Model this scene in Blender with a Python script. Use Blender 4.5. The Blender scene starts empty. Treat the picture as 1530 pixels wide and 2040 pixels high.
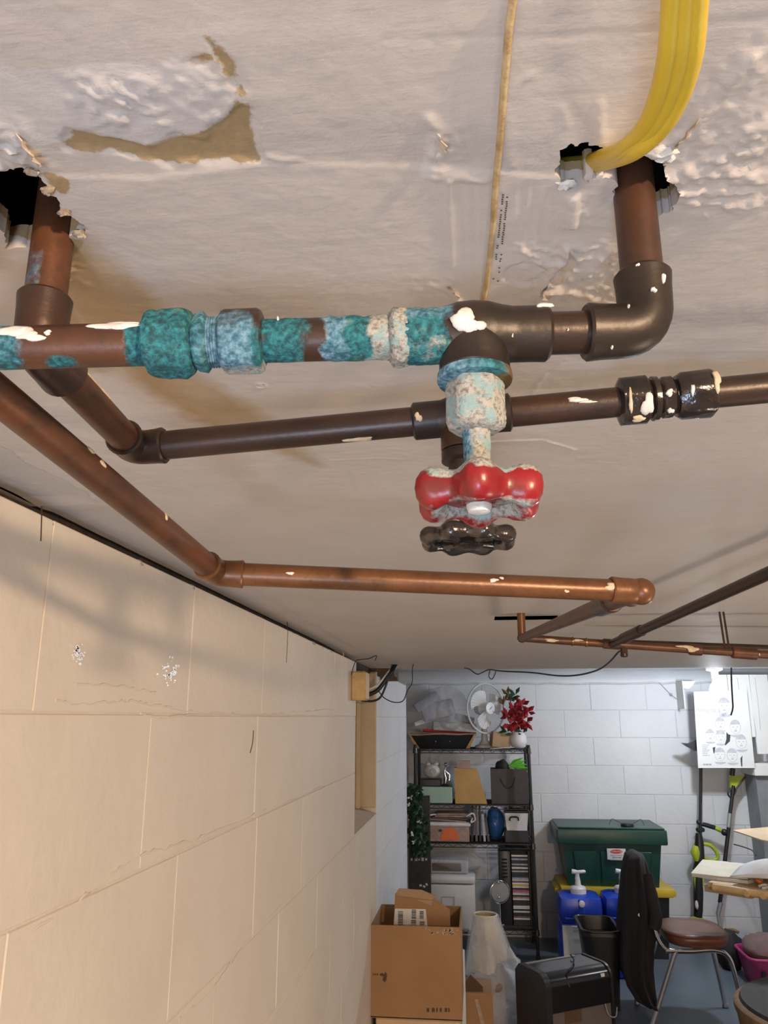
import bpy, bmesh, math, random
import numpy as np
from mathutils import Vector, Matrix, Quaternion
random.seed(7)
PI = math.pi
SC = bpy.context.scene
COL = SC.collection
ZC = 1.55                                   # camera height over the floor
# ---------------------------------------------------------------- camera
FPX, CX, CY = 1530.0, 765.0, 1020.0
PITCH, YAW = math.radians(15.0), math.radians(6.5)
cam_d = bpy.data.cameras.new('camera'); cam = bpy.data.objects.new('camera', cam_d); COL.objects.link(cam)
cam_d.sensor_fit = 'VERTICAL'; cam_d.sensor_height = 36.0; cam_d.lens = 36.0 * FPX / 2040.0
cam_d.clip_start = 0.01; cam_d.clip_end = 60
cam.location = (0, 0, ZC); cam.rotation_euler = (PI / 2 + PITCH, 0, YAW)
SC.camera = cam
# ---------------------------------------------------------------- world, lights, exposure
W = bpy.data.worlds.new('world'); SC.world = W; W.use_nodes = True
W.node_tree.nodes['Background'].inputs[0].default_value = (0.6, 0.65, 0.75, 1)
W.node_tree.nodes['Background'].inputs[1].default_value = 0.02
def lamp(name, loc, power, color, r):
    d = bpy.data.lights.new(name, 'POINT'); d.energy = power; d.color = color; d.shadow_soft_size = r
    o = bpy.data.objects.new(name, d); COL.objects.link(o); o.location = (loc[0], loc[1], ZC + loc[2]); return o
lamp('warm_lamp', (0.95, -1.05, 0.12), 145.0, (1.0, 0.72, 0.47), 0.05)
lamp('bounce_fill', (1.45, 1.1, -1.15), 35.0, (1.0, 0.82, 0.64), 0.2)  # added fill, stands in for light bounced around the room
lamp('cool_lamp', (-0.10, -0.75, -0.6), 36.0, (0.58, 0.74, 1.0), 0.16)
lamp('table_lamp', (2.05, 3.7, 0.12), 7.0, (0.88, 0.93, 1.0), 0.05)
BULB = (1.520, 5.17, 0.179)                  # lit bulb, far end of the room
SC.view_settings.view_transform = 'Standard'; SC.view_settings.look = 'None'
SC.view_settings.gamma = 1.0; SC.view_settings.use_curve_mapping = False
SC.view_settings.exposure = 0.0

# ---------------------------------------------------------------- rays (1530 x 2040 frame -> world)
def ray(x, y):
    r, u = (x - CX) / FPX, (CY - y) / FPX
    f2 = math.cos(PITCH) - u * math.sin(PITCH); u2 = math.sin(PITCH) + u * math.cos(PITCH)
    return Vector((r * math.cos(YAW) - f2 * math.sin(YAW), r * math.sin(YAW) + f2 * math.cos(YAW), u2))
O = Vector((0, 0, ZC))
def atz(x, y, z): d = ray(x, y); return O + d * (z / d.z)         # z relative to the camera
def aty(x, y, Y): d = ray(x, y); return O + d * (Y / d.y)
def atx(x, y, X): d = ray(x, y); return O + d * (X / d.x)
def atd(x, y, D): return O + ray(x, y) * D
def fb(x0, y0, x1, y1, Y):
    a, b = aty((x0), (y0 + y1) / 2, Y), aty((x1), (y0 + y1) / 2, Y)
    return a.x, b.x, aty((x0 + x1) / 2, y1, Y).z, aty((x0 + x1) / 2, y0, Y).z

# ---------------------------------------------------------------- numpy noise
def _h(i, j, k, s):
    n = (i * 374761393 + j * 668265263 + k * 2147483647 + s * 974634777) & 0xffffffff
    n = ((n ^ (n >> 13)) * 1274126177) & 0xffffffff
    return ((n ^ (n >> 16)) & 0xffff) / 65535.0
def vn(p, scale, seed=0):
    q = np.asarray(p, dtype=np.float64) * scale + 1000.0
    i = np.floor(q).astype(np.int64); f = q - i; f = f * f * (3 - 2 * f); r = 0
    for a in (0, 1):
        for b in (0, 1):
            for c in (0, 1):
                w = (f[:, 0] if a else 1 - f[:, 0]) * (f[:, 1] if b else 1 - f[:, 1]) * (f[:, 2] if c else 1 - f[:, 2])
                r = r + w * _h(i[:, 0] + a, i[:, 1] + b, i[:, 2] + c, seed)
    return r
def fbm(p, scale, seed=0, octv=4):
    r, a, t = 0, 1.0, 0
    for o in range(octv):
        r = r + a * vn(p, scale * 2 ** o, seed + o); t += a; a *= 0.5
    return r / t

# ---------------------------------------------------------------- materials
def nt(name):
    m = bpy.data.materials.new(name); m.use_nodes = True
    return m, m.node_tree.nodes, m.node_tree.links, m.node_tree.nodes['Principled BSDF']
def c4(c): return (c[0], c[1], c[2], 1)
def mixc(N, L, fac, a, b):
    n = N.new('ShaderNodeMix'); n.data_type = 'RGBA'
    for s, v in ((n.inputs[0], fac), (n.inputs[6], a), (n.inputs[7], b)):
        if hasattr(v, 'links'): L.new(v, s)
        elif isinstance(v, tuple): s.default_value = c4(v)
        else: s.default_value = v
    return n.outputs[2]
def math2(N, L, op, a, b, clamp=False):
    n = N.new('ShaderNodeMath'); n.operation = op; n.use_clamp = clamp
    for s, v in ((n.inputs[0], a), (n.inputs[1], b)):
        if hasattr(v, 'links'): L.new(v, s)
        else: s.default_value = v
    return n.outputs[0]
def noise(N, L, scale, detail=4, rough=0.55, vec=None, stretch=None):
    tc = N.new('ShaderNodeTexCoord'); n = N.new('ShaderNodeTexNoise')
    n.inputs['Scale'].default_value = scale; n.inputs['Detail'].default_value = detail; n.inputs['Roughness'].default_value = rough
    if stretch:
        mp = N.new('ShaderNodeMapping'); mp.inputs['Scale'].default_value = stretch
        L.new(tc.outputs['Object'], mp.inputs[0]); L.new(mp.outputs[0], n.inputs['Vector'])
    else: L.new(tc.outputs['Object'], n.inputs['Vector'])
    return n.outputs['Fac']
def ramp(N, L, fac, lo, hi):
    n = N.new('ShaderNodeMapRange'); n.clamp = True
    n.inputs[1].default_value = lo; n.inputs[2].default_value = hi
    L.new(fac, n.inputs[0]); return n.outputs[0]
def bump(N, L, B, h, strength, dist):
    n = N.new('ShaderNodeBump'); n.inputs['Strength'].default_value = strength; n.inputs['Distance'].default_value = dist
    L.new(h, n.inputs['Height']); L.new(n.outputs[0], B.inputs['Normal']); return n
def pm(name, a, b=None, scale=8, rough=0.6, metal=0.0, bs=0.0, bscale=60, spec=0.5, alpha=1.0, trans=0.0, coat=0.0, lo=0.35, hi=0.65, bd=0.002):
    m, N, L, B = nt(name)
    B.inputs['Roughness'].default_value = rough; B.inputs['Metallic'].default_value = metal
    B.inputs['Specular IOR Level'].default_value = spec; B.inputs['Alpha'].default_value = alpha
    B.inputs['Transmission Weight'].default_value = trans; B.inputs['Coat Weight'].default_value = coat
    if b is None: b = tuple(v * 0.86 for v in a)
    f = ramp(N, L, noise(N, L, scale, 5), lo, hi)
    L.new(mixc(N, L, f, a, b), B.inputs['Base Color'])
    if bs: bump(N, L, B, noise(N, L, bscale, 5), bs, bd)
    return m
def attr(N, name):
    n = N.new('ShaderNodeAttribute'); n.attribute_name = name; return n.outputs['Fac']
def edge(N, L, a, nz, amp, sharp):
    s = math2(N, L, 'ADD', a, math2(N, L, 'MULTIPLY', math2(N, L, 'SUBTRACT', nz, 0.5), amp))
    return math2(N, L, 'ADD', math2(N, L, 'MULTIPLY', s, sharp), 0.5, True)

def ceiling_mat():
    m, N, L, B = nt('painted plaster')
    big = ramp(N, L, noise(N, L, 5, 3), 0.3, 0.7)
    streak = noise(N, L, 1.0, 5, 0.6, stretch=(14, 120, 10))
    base = mixc(N, L, big, (0.54, 0.485, 0.435), (0.59, 0.54, 0.50))
    base = mixc(N, L, math2(N, L, 'MULTIPLY', ramp(N, L, streak, 0.45, 0.75), 0.25), base, (0.46, 0.40, 0.34))
    fine = noise(N, L, 190, 6, 0.65); mid = noise(N, L, 60, 5, 0.6)
    wash = edge(N, L, attr(N, 'wash'), mid, 0.02, 60)
    base = mixc(N, L, math2(N, L, 'MULTIPLY', wash, 0.85), base, (0.40, 0.285, 0.16))
    tan = edge(N, L, attr(N, 'tan'), math2(N, L, 'ADD', math2(N, L, 'MULTIPLY', fine, 0.45), math2(N, L, 'MULTIPLY', mid, 0.55)), 0.014, 900)
    tanc = mixc(N, L, ramp(N, L, fine, 0.3, 0.7), (0.33, 0.235, 0.12), (0.40, 0.29, 0.16))
    base = mixc(N, L, tan, base, tanc)
    wht = edge(N, L, attr(N, 'wht'), mid, 0.012, 500)
    base = mixc(N, L, math2(N, L, 'MULTIPLY', wht, 0.45), base, (0.66, 0.64, 0.64))
    L.new(base, B.inputs['Base Color'])
    B.inputs['Roughness'].default_value = 0.62; B.inputs['Specular IOR Level'].default_value = 0.35
    h = math2(N, L, 'ADD', math2(N, L, 'MULTIPLY', fine, 0.35), math2(N, L, 'ADD', math2(N, L, 'MULTIPLY', noise(N, L, 28, 4), 0.5), math2(N, L, 'MULTIPLY', streak, 0.35)))
    bump(N, L, B, h, 0.45, 0.0025)
    return m
def pipe_mat(name, a, b, rough=0.42, metal=0.25, dark=(0.03, 0.02, 0.016)):
    m, N, L, B = nt(name)
    n1 = noise(N, L, 30, 5, stretch=None); n2 = noise(N, L, 170, 5, 0.65)
    col = mixc(N, L, ramp(N, L, n1, 0.35, 0.65), a, b)
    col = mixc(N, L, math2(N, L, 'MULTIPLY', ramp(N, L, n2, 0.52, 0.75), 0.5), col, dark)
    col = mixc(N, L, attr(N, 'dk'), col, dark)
    n3 = noise(N, L, 110, 6, 0.7)
    vg = edge(N, L, attr(N, 'vg'), n3, 1.1, 3.2)
    gr = mixc(N, L, ramp(N, L, noise(N, L, 420, 4), 0.36, 0.66), (0.004, 0.055, 0.072), (0.022, 0.20, 0.235))
    gr = mixc(N, L, ramp(N, L, noise(N, L, 90, 4), 0.58, 0.78), gr, (0.15, 0.28, 0.23))
    pit = ramp(N, L, noise(N, L, 300, 5, 0.7), 0.50, 0.62)
    gr = mixc(N, L, math2(N, L, 'MULTIPLY', pit, 0.6), gr, (0.006, 0.035, 0.040))
    col = mixc(N, L, vg, col, gr)
    bl = edge(N, L, attr(N, 'bl'), n3, 0.9, 3.0)
    col = mixc(N, L, bl, col, mixc(N, L, ramp(N, L, noise(N, L, 420, 4), 0.38, 0.66), (0.025, 0.11, 0.17), (0.18, 0.33, 0.44)))
    cr = edge(N, L, attr(N, 'cr'), n3, 1.2, 4.0)
    crc = mixc(N, L, ramp(N, L, noise(N, L, 620, 4), 0.45, 0.72), (0.36, 0.355, 0.32), (0.09, 0.085, 0.075))
    crc = mixc(N, L, ramp(N, L, noise(N, L, 140, 4), 0.48, 0.62), crc, (0.22, 0.34, 0.355))
    col = mixc(N, L, cr, col, crc)
    L.new(col, B.inputs['Base Color'])
    any_ = math2(N, L, 'MAXIMUM', math2(N, L, 'MAXIMUM', vg, cr), bl)
    L.new(math2(N, L, 'ADD', math2(N, L, 'MULTIPLY', any_, 0.42), rough, True), B.inputs['Roughness'])
    L.new(math2(N, L, 'MULTIPLY', math2(N, L, 'SUBTRACT', 1.0, any_), metal), B.inputs['Metallic'])
    h = math2(N, L, 'ADD', math2(N, L, 'MULTIPLY', noise(N, L, 300, 5), 0.3), math2(N, L, 'MULTIPLY', math2(N, L, 'MULTIPLY', any_, noise(N, L, 380, 3, 0.7)), 2.2))
    bump(N, L, B, h, 0.55, 0.0009)
    return m
M = {}
PIPEM = ('copper', 'copper_dark', 'copper_warm', 'bronze', 'brassy', 'red')
M['ceil'] = ceiling_mat()
M['copper'] = pipe_mat('aged copper', (0.135, 0.050, 0.021), (0.070, 0.032, 0.018))
M['copper_dark'] = pipe_mat('dark tarnished copper', (0.040, 0.024, 0.017), (0.070, 0.032, 0.019), 0.36)
M['copper_warm'] = pipe_mat('orange brown copper', (0.185, 0.078, 0.027), (0.130, 0.052, 0.019), 0.36)
M['bronze'] = pipe_mat('dull bronze fitting', (0.020, 0.015, 0.012), (0.040, 0.026, 0.017), 0.40)
M['brassy'] = pipe_mat('brassy ring', (0.26, 0.15, 0.055), (0.14, 0.075, 0.03), 0.35, 0.6)
M['red'] = pipe_mat('chipped red enamel', (0.25, 0.010, 0.013), (0.19, 0.007, 0.010), 0.32, 0.0, (0.10, 0.02, 0.015))
M['blackenamel'] = pm('black enamel', (0.012, 0.009, 0.008), (0.03, 0.02, 0.014), 60, 0.16, 0.0, 0.3, 200, 0.7)
M['splash'] = pm('white paint splash', (0.72, 0.70, 0.68), (0.62, 0.59, 0.55), 150, 0.5, 0, 0.5, 300)
M['flake'] = pm('white glint flakes', (0.86, 0.87, 0.90), None, 30, 0.3)  # glints of the flaked wall spots, given as plain white
M['cream'] = pm('cream paint splash', (0.66, 0.55, 0.40), (0.55, 0.42, 0.27), 150, 0.55, 0, 0.4, 300)
M['yellow'] = pm('yellow cable jacket', (0.66, 0.47, 0.045), (0.58, 0.40, 0.03), 22, 0.38, 0, 0.12, 200)
M['oldwire'] = pm('old painted wire', (0.58, 0.45, 0.25), (0.36, 0.23, 0.09), 70, 0.6, 0, 0.5, 200)
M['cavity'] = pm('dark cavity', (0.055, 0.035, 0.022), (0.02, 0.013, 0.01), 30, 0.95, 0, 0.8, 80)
M['plasteredge'] = pm('broken plaster edge', (0.52, 0.45, 0.36), (0.30, 0.22, 0.14), 160, 0.9, 0, 0.8, 300)
M['block'] = pm('cream painted block', (0.66, 0.585, 0.50), (0.61, 0.535, 0.45), 3.5, 0.6, 0, 0.5, 42, 0.35, bd=0.003)
M['whiteblock'] = pm('cool white block', (0.70, 0.71, 0.735), (0.64, 0.65, 0.675), 3, 0.65, 0, 0.5, 30, 0.35, bd=0.004)  # white wall paint, also the cool light put into near-wall blocks
M['mortar'] = pm('painted mortar', (0.64, 0.56, 0.475), (0.59, 0.51, 0.425), 20, 0.75, 0, 0.8, 120, 0.3)
M['whitemortar'] = pm('white painted mortar', (0.60, 0.60, 0.61), (0.52, 0.52, 0.53), 20, 0.75, 0, 0.6, 90, 0.3)
M['floor'] = pm('blue grey floor paint', (0.135, 0.165, 0.20), (0.10, 0.125, 0.155), 2.5, 0.42, 0, 0.2, 12)
M['beige'] = pm('beige reveal paint', (0.50, 0.40, 0.27), (0.44, 0.345, 0.225), 9, 0.6, 0, 0.3, 50)
M['tanbox'] = pm('tan box', (0.56, 0.37, 0.15), (0.48, 0.31, 0.12), 40, 0.5)
M['brownwood'] = pm('brown lath', (0.13, 0.085, 0.055), (0.08, 0.05, 0.03), 30, 0.8)
M['blackwire'] = pm('black cable', (0.012, 0.012, 0.014), None, 30, 0.45)
M['whitewire'] = pm('white cable', (0.62, 0.60, 0.55), None, 30, 0.5)
M['blackmetal'] = pm('black rack metal', (0.010, 0.010, 0.012), (0.02, 0.02, 0.022), 30, 0.45)
M['card'] = pm('cardboard', (0.34, 0.19, 0.085), (0.30, 0.165, 0.072), 6, 0.8, 0, 0.2, 90)
M['cardin'] = pm('cardboard inner', (0.40, 0.27, 0.16), (0.35, 0.23, 0.13), 8, 0.85)
M['carddark'] = pm('brown print', (0.09, 0.045, 0.02), None, 30, 0.8)
M['tape'] = pm('clear tape', (0.46, 0.36, 0.26), (0.36, 0.24, 0.13), 60, 0.14, 0, 0.6, 50)
M['label'] = pm('white label', (0.66, 0.64, 0.62), (0.6, 0.58, 0.56), 30, 0.5)
M['ink'] = pm('black ink', (0.03, 0.03, 0.035), None, 30, 0.6)
M['grey'] = pm('grey ink', (0.27, 0.27, 0.30), (0.50, 0.50, 0.53), 90, 0.7)
M['lightgrey'] = pm('pale grey ink', (0.50, 0.50, 0.53), (0.40, 0.40, 0.43), 60, 0.7)
M['white'] = pm('white plastic', (0.70, 0.70, 0.71), (0.64, 0.64, 0.66), 8, 0.4)
M['offwhite'] = pm('off white plastic', (0.58, 0.57, 0.54), (0.52, 0.51, 0.48), 8, 0.4)
M['green'] = pm('dark green plastic', (0.008, 0.052, 0.037), (0.006, 0.042, 0.030), 6, 0.36, 0, 0.15, 40)
M['yellowlid'] = pm('yellow plastic lid', (0.62, 0.44, 0.035), (0.54, 0.37, 0.025), 8, 0.4)
M['black'] = pm('black plastic', (0.012, 0.012, 0.015), (0.018, 0.018, 0.021), 8, 0.35)
M['gloss'] = pm('glossy black plastic', (0.010, 0.011, 0.015), None, 8, 0.16)
M['blue'] = pm('blue jug plastic', (0.012, 0.055, 0.50), (0.010, 0.045, 0.42), 6, 0.3)
M['bluefilm'] = pm('blue plastic film', (0.03, 0.12, 0.32), (0.015, 0.06, 0.18), 14, 0.18, 0, 0.9, 30)
M['teal'] = pm('teal print', (0.20, 0.52, 0.55), None, 8, 0.5)
M['redprint'] = pm('red print', (0.60, 0.03, 0.04), None, 8, 0.5)
M['orange'] = pm('orange print', (0.75, 0.16, 0.04), None, 8, 0.5)
M['mint'] = pm('mint card', (0.36, 0.52, 0.43), (0.33, 0.48, 0.40), 6, 0.6)
M['oak'] = pm('light wood', (0.52, 0.32, 0.105), (0.44, 0.26, 0.08), 9, 0.55)
M['brownbag'] = pm('brown paper bag', (0.075, 0.058, 0.056), (0.06, 0.045, 0.044), 30, 0.75)
M['lime'] = pm('lime plastic', (0.42, 0.50, 0.03), (0.34, 0.41, 0.02), 9, 0.4)
M['silver'] = pm('chrome', (0.75, 0.75, 0.77), (0.62, 0.62, 0.65), 9, 0.16, 1.0)
M['steel'] = pm('grey tube', (0.40, 0.41, 0.43), None, 9, 0.35, 0.5)
M['vinyl'] = pm('brown vinyl', (0.165, 0.062, 0.036), (0.125, 0.046, 0.028), 9, 0.32, 0, 0.2, 60)
M['jacket'] = pm('dark maroon cloth', (0.014, 0.009, 0.011), (0.009, 0.007, 0.008), 20, 0.85, 0, 0.4, 70)
M['redpetal'] = pm('red petals', (0.33, 0.010, 0.016), (0.20, 0.006, 0.012), 40, 0.6)
M['leaf'] = pm('dark leaf', (0.020, 0.065, 0.030), (0.012, 0.035, 0.018), 40, 0.5)
M['dryleaf'] = pm('dry leaf', (0.20, 0.10, 0.05), (0.10, 0.09, 0.04), 40, 0.6)
M['shade'] = pm('wrapped lampshade', (0.62, 0.58, 0.50), (0.54, 0.50, 0.42), 12, 0.25, 0, 0.8, 22, coat=1.0, bd=0.012)
M['film'] = pm('clear plastic film', (0.80, 0.82, 0.86), None, 9, 0.10, 0, 1.0, 40, 0.9, 0.22, bd=0.01)
M['bagfilm'] = pm('cloudy white bag', (0.74, 0.76, 0.79), None, 9, 0.22, 0, 1.0, 30, 0.7, 0.55, bd=0.01)
M['packblue'] = pm('pale blue packet', (0.30, 0.34, 0.43), (0.20, 0.23, 0.33), 30, 0.4)
M['pink'] = pm('pink plastic', (0.48, 0.05, 0.19), (0.38, 0.035, 0.14), 20, 0.4)
M['mauve'] = pm('mauve cloth', (0.22, 0.12, 0.13), (0.14, 0.10, 0.09), 20, 0.8)
M['darkcloth'] = pm('dark cloth', (0.025, 0.022, 0.026), None, 20, 0.85)
M['board'] = pm('white board', (0.68, 0.675, 0.66), (0.64, 0.635, 0.62), 5, 0.55)
M['whitecloth'] = pm('white cloth', (0.78, 0.78, 0.80), None, 8, 0.75, 0, 0.5, 30)
M['manila'] = pm('manila paper', (0.74, 0.68, 0.53), None, 8, 0.6)
M['kraft'] = pm('kraft board', (0.60, 0.42, 0.24), None, 8, 0.7)
M['pinewood'] = pm('pine wood', (0.62, 0.43, 0.22), (0.54, 0.36, 0.17), 12, 0.5)
M['rust'] = pm('tan wicker', (0.28, 0.17, 0.08), (0.20, 0.12, 0.055), 25, 0.7)
M['slate'] = pm('dark sign board', (0.045, 0.042, 0.042), (0.03, 0.028, 0.028), 30, 0.75)
M['brightgreen'] = pm('bright green', (0.16, 0.55, 0.06), None, 9, 0.5)
M['paperpink'] = pm('pinkish paper', (0.40, 0.28, 0.24), (0.30, 0.20, 0.17), 30, 0.6)
M['greypaper'] = pm('grey brown panel', (0.115, 0.095, 0.085), (0.10, 0.08, 0.072), 8, 0.7)
M['ledgey'] = pm('grey shelf paint', (0.22, 0.23, 0.25), (0.18, 0.19, 0.21), 8, 0.6)
def bulb_mat():
    m, N, L, B = nt('lit bulb glass')
    B.inputs['Emission Color'].default_value = (0.82, 0.91, 1.0, 1); B.inputs['Emission Strength'].default_value = 520
    B.inputs['Base Color'].default_value = (1, 1, 1, 1); return m
M['bulb'] = bulb_mat()

# ---------------------------------------------------------------- object helpers
ORG = {}                                                            # world origin of every object made here
def _link(o, parent, origin):
    COL.objects.link(o)
    if parent is not None:
        o.parent = parent; o.location = (0, 0, 0); ORG[o.name] = ORG[parent.name]
    else:
        o.location = origin; ORG[o.name] = Vector(origin)
def props(o, label=None, cat=None, group=None, kind=None):
    for k, v in (('label', label), ('category', cat), ('group', group), ('kind', kind)):
        if v: o[k] = v
    return o
def thing(name, label, cat, loc, group=None):
    o = bpy.data.objects.new(name, None); o.empty_display_size = 0.02
    _link(o, None, Vector(loc)); return props(o, label, cat, group)
def arr(name, V, F, mat, parent=None, smooth=30, attrs=None, origin=None, kind=None):
    """V: n x 3 world points, F: list/array of faces."""
    V = np.asarray(V, dtype=np.float64)
    if parent is not None: og = np.array(ORG[parent.name])
    elif origin is not None: og = np.array(origin)
    else: og = np.array([(V[:, 0].min() + V[:, 0].max()) / 2, (V[:, 1].min() + V[:, 1].max()) / 2, V[:, 2].min()])
    me = bpy.data.meshes.new(name)
    if isinstance(F, np.ndarray) and F.ndim == 2:
        n, k = F.shape
        me.vertices.add(len(V)); me.vertices.foreach_set('co', (V - og).astype(np.float32).ravel())
        me.loops.add(n * k); me.loops.foreach_set('vertex_index', F.astype(np.int32).ravel())
        me.polygons.add(n); me.polygons.foreach_set('loop_start', np.arange(0, n * k, k, dtype=np.int32))
        me.update(calc_edges=True); me.validate()
    else:
        me.from_pydata([tuple(v) for v in (V - og)], [], [tuple(int(i) for i in f) for f in F])
    for k, v in (attrs or {}).items():
        a = me.attributes.new(k, 'FLOAT', 'POINT'); a.data.foreach_set('value', np.asarray(v, dtype=np.float32))
    if mat in PIPEM:
        for k in ('vg', 'bl', 'cr', 'dk'):
            if k not in (attrs or {}):
                a = me.attributes.new(k, 'FLOAT', 'POINT'); a.data.foreach_set('value', np.full(len(me.vertices), 0.0 if k == 'dk' else -1.0, dtype=np.float32))
    me.materials.append(M[mat])
    if smooth:
        me.shade_smooth(); me.set_sharp_from_angle(angle=math.radians(smooth))
    o = bpy.data.objects.new(name, me); _link(o, parent, tuple(og)); props(o, kind=kind); return o
class MB:
    def __init__(s): s.v = []; s.f = []
    def add(s, v, f):
        n = len(s.v); s.v += [Vector(p) for p in v]; s.f += [tuple(i + n for i in q) for q in f]; return s
    def box(s, c, d, bev=0.0, R=None):
        x, y, z = d[0] / 2, d[1] / 2, d[2] / 2; c = Vector(c); b = min(bev, x * .9, y * .9, z * .9)
        if b <= 0:
            vs = [(i * x, j * y, k * z) for k in (-1, 1) for j in (-1, 1) for i in (-1, 1)]
            fs = [(0, 2, 3, 1), (4, 5, 7, 6), (0, 1, 5, 4), (2, 6, 7, 3), (0, 4, 6, 2), (1, 3, 7, 5)]
        else:
            bm = bmesh.new(); bmesh.ops.create_cube(bm, size=1)
            for v in bm.verts: v.co = Vector((v.co.x * 2 * x, v.co.y * 2 * y, v.co.z * 2 * z))
            bmesh.ops.bevel(bm, geom=list(bm.edges), offset=b, segments=1 if b < 0.012 else 2, affect='EDGES', profile=0.6)
            bm.verts.index_update(); vs = [v.co.copy() for v in bm.verts]; fs = [tuple(v.index for v in f.verts) for f in bm.faces]; bm.free()
        return s.add([c + ((R @ Vector(v)) if R else Vector(v)) for v in vs], fs)
    def bx(s, x0, x1, y0, y1, z0, z1, bev=0.0):
        return s.box(((x0 + x1) / 2, (y0 + y1) / 2, (z0 + z1) / 2), (abs(x1 - x0), abs(y1 - y0), abs(z1 - z0)), bev)
    def tube(s, pts, r, seg=10, caps=True, closed=False):
        pts = [Vector(p) for p in pts]; n = len(pts); rs = r if isinstance(r, (list, tuple)) else [r] * n
        up = None; vs = []; fs = []
        for i, p in enumerate(pts):
            a = pts[(i - 1) % n] if (closed or i > 0) else p; b = pts[(i + 1) % n] if (closed or i < n - 1) else p
            t = (b - a).normalized()
            if up is None:
                up = Vector((0, 0, 1)) if abs(t.z) < 0.9 else Vector((0, 1, 0))
            e1 = (up - t * up.dot(t)).normalized(); up = e1; e2 = t.cross(e1)
            for k in range(seg):
                q = 2 * PI * k / seg; vs.append(p + (e1 * math.cos(q) + e2 * math.sin(q)) * rs[i])
        for i in range(n if closed else n - 1):
            j = (i + 1) % n
            for k in range(seg):
                k2 = (k + 1) % seg; fs.append((i * seg + k, j * seg + k, j * seg + k2, i * seg + k2))
        if caps and not closed:
            fs.append(tuple(range(seg - 1, -1, -1)) if False else tuple(range(seg))); fs.append(tuple((n - 1) * seg + k for k in range(seg - 1, -1, -1)))
        return s.add(vs, fs)
    def lathe(s, prof, c, seg=20, R=None, sx=1.0, sy=1.0):
        c = Vector(c); vs = []; fs = []; n = len(prof)
        for r, z in prof:
            for k in range(seg):
                q = 2 * PI * k / seg; v = Vector((r * math.cos(q) * sx, r * math.sin(q) * sy, z)); vs.append(c + (R @ v if R else v))
        for i in range(n - 1):
            for k in range(seg):
                k2 = (k + 1) % seg; fs.append((i * seg + k, i * seg + k2, (i + 1) * seg + k2, (i + 1) * seg + k))
        fs.append(tuple(range(seg - 1, -1, -1))); fs.append(tuple((n - 1) * seg + k for k in range(seg)))
        return s.add(vs, fs)
    def prism(s, poly, d):
        """poly: list of 3-D points (planar); d: extrusion vector."""
        n = len(poly); p = [Vector(q) for q in poly]; d = Vector(d)
        vs = p + [q + d for q in p]
        fs = [tuple(range(n - 1, -1, -1)), tuple(range(n, 2 * n))] + [(i, (i + 1) % n, (i + 1) % n + n, i + n) for i in range(n)]
        return s.add(vs, fs)
    def ball(s, c, rad, nu=14, nv=9, nz=0.0, seed=0, R=None):
        c = Vector(c); rad = rad if isinstance(rad, (tuple, list)) else (rad,) * 3
        pts = []
        for j in range(1, nv):
            a = PI * j / nv
            for i in range(nu): b = 2 * PI * i / nu; pts.append((math.sin(a) * math.cos(b), math.sin(a) * math.sin(b), math.cos(a)))
        pts += [(0, 0, 1), (0, 0, -1)]
        P = np.array(pts); k = 1 + (fbm(P, 2.2, seed, 3) - .5) * 2 * nz if nz else np.ones(len(P))
        vs = []
        for p, q in zip(P, k):
            v = Vector((p[0] * rad[0] * q, p[1] * rad[1] * q, p[2] * rad[2] * q)); vs.append(c + (R @ v if R else v))
        fs = []; T = (nv - 1) * nu
        for j in range(nv - 2):
            for i in range(nu): i2 = (i + 1) % nu; fs.append((j * nu + i, (j + 1) * nu + i, (j + 1) * nu + i2, j * nu + i2))
        for i in range(nu):
            i2 = (i + 1) % nu; fs.append((T, i, i2)); fs.append((T + 1, (nv - 2) * nu + i2, (nv - 2) * nu + i))
        return s.add(vs, fs)
    def leaf(s, c, d, up, L, w):
        c = Vector(c); d = Vector(d).normalized(); sd = d.cross(Vector(up)).normalized(); n = sd.cross(d)
        vs = [c, c + d * L * .45 + sd * w - n * .12 * L, c + d * L, c + d * L * .45 - sd * w - n * .12 * L, c + d * L * .45 + n * .02 * L]
        return s.add(vs, [(0, 1, 4), (1, 2, 4), (2, 3, 4), (3, 0, 4)])
    def out(s, name, mat, parent=None, smooth=35, kind=None, origin=None, label=None):
        o = arr(name, [tuple(v) for v in s.v], s.f, mat, parent, smooth, None, origin, kind)
        if label: o['label'] = label
        return o
def tag(o, label, cat, group=None, kind=None): return props(o, label, cat, group, kind)
def curve_pts(pts, n=6):
    P = [Vector(p) for p in pts]; out = []
    for i in range(len(P) - 1):
        a, b, c, d = P[max(i - 1, 0)], P[i], P[i + 1], P[min(i + 2, len(P) - 1)]
        for k in range(n):
            t = k / n; out.append(0.5 * ((2 * b) + (c - a) * t + (2 * a - 5 * b + 4 * c - d) * t * t + (3 * b - a - 3 * c + d) * t ** 3))
    out.append(P[-1]); return out
def copy_tree(o, parent=None):
    c = o.copy(); COL.objects.link(c)
    if parent is not None: c.parent = parent
    for ch in list(o.children): copy_tree(ch, c)
    return c

# ================================================================ structure
H = 0.22                                     # ceiling over the camera
WX = -0.44                                   # face of the block wall on the near side
BY = 6.3                                     # face of the far wall
XR, YF = 3.2, -3.0
def struct(o): o['kind'] = 'structure'; return o
mb = MB(); mb.bx(-1.3, XR, YF, BY + .2, -0.1, 0.0); struct(mb.out('floor', 'floor', None, 0))
mb = MB(); mb.bx(XR, XR + .1, YF, BY + .2, 0, ZC + .5); struct(mb.out('wall_right', 'whiteblock', None, 0))
mb = MB(); mb.bx(-.6, XR, YF - .1, YF, 0, ZC + .5); struct(mb.out('wall_front', 'block', None, 0))

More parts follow.
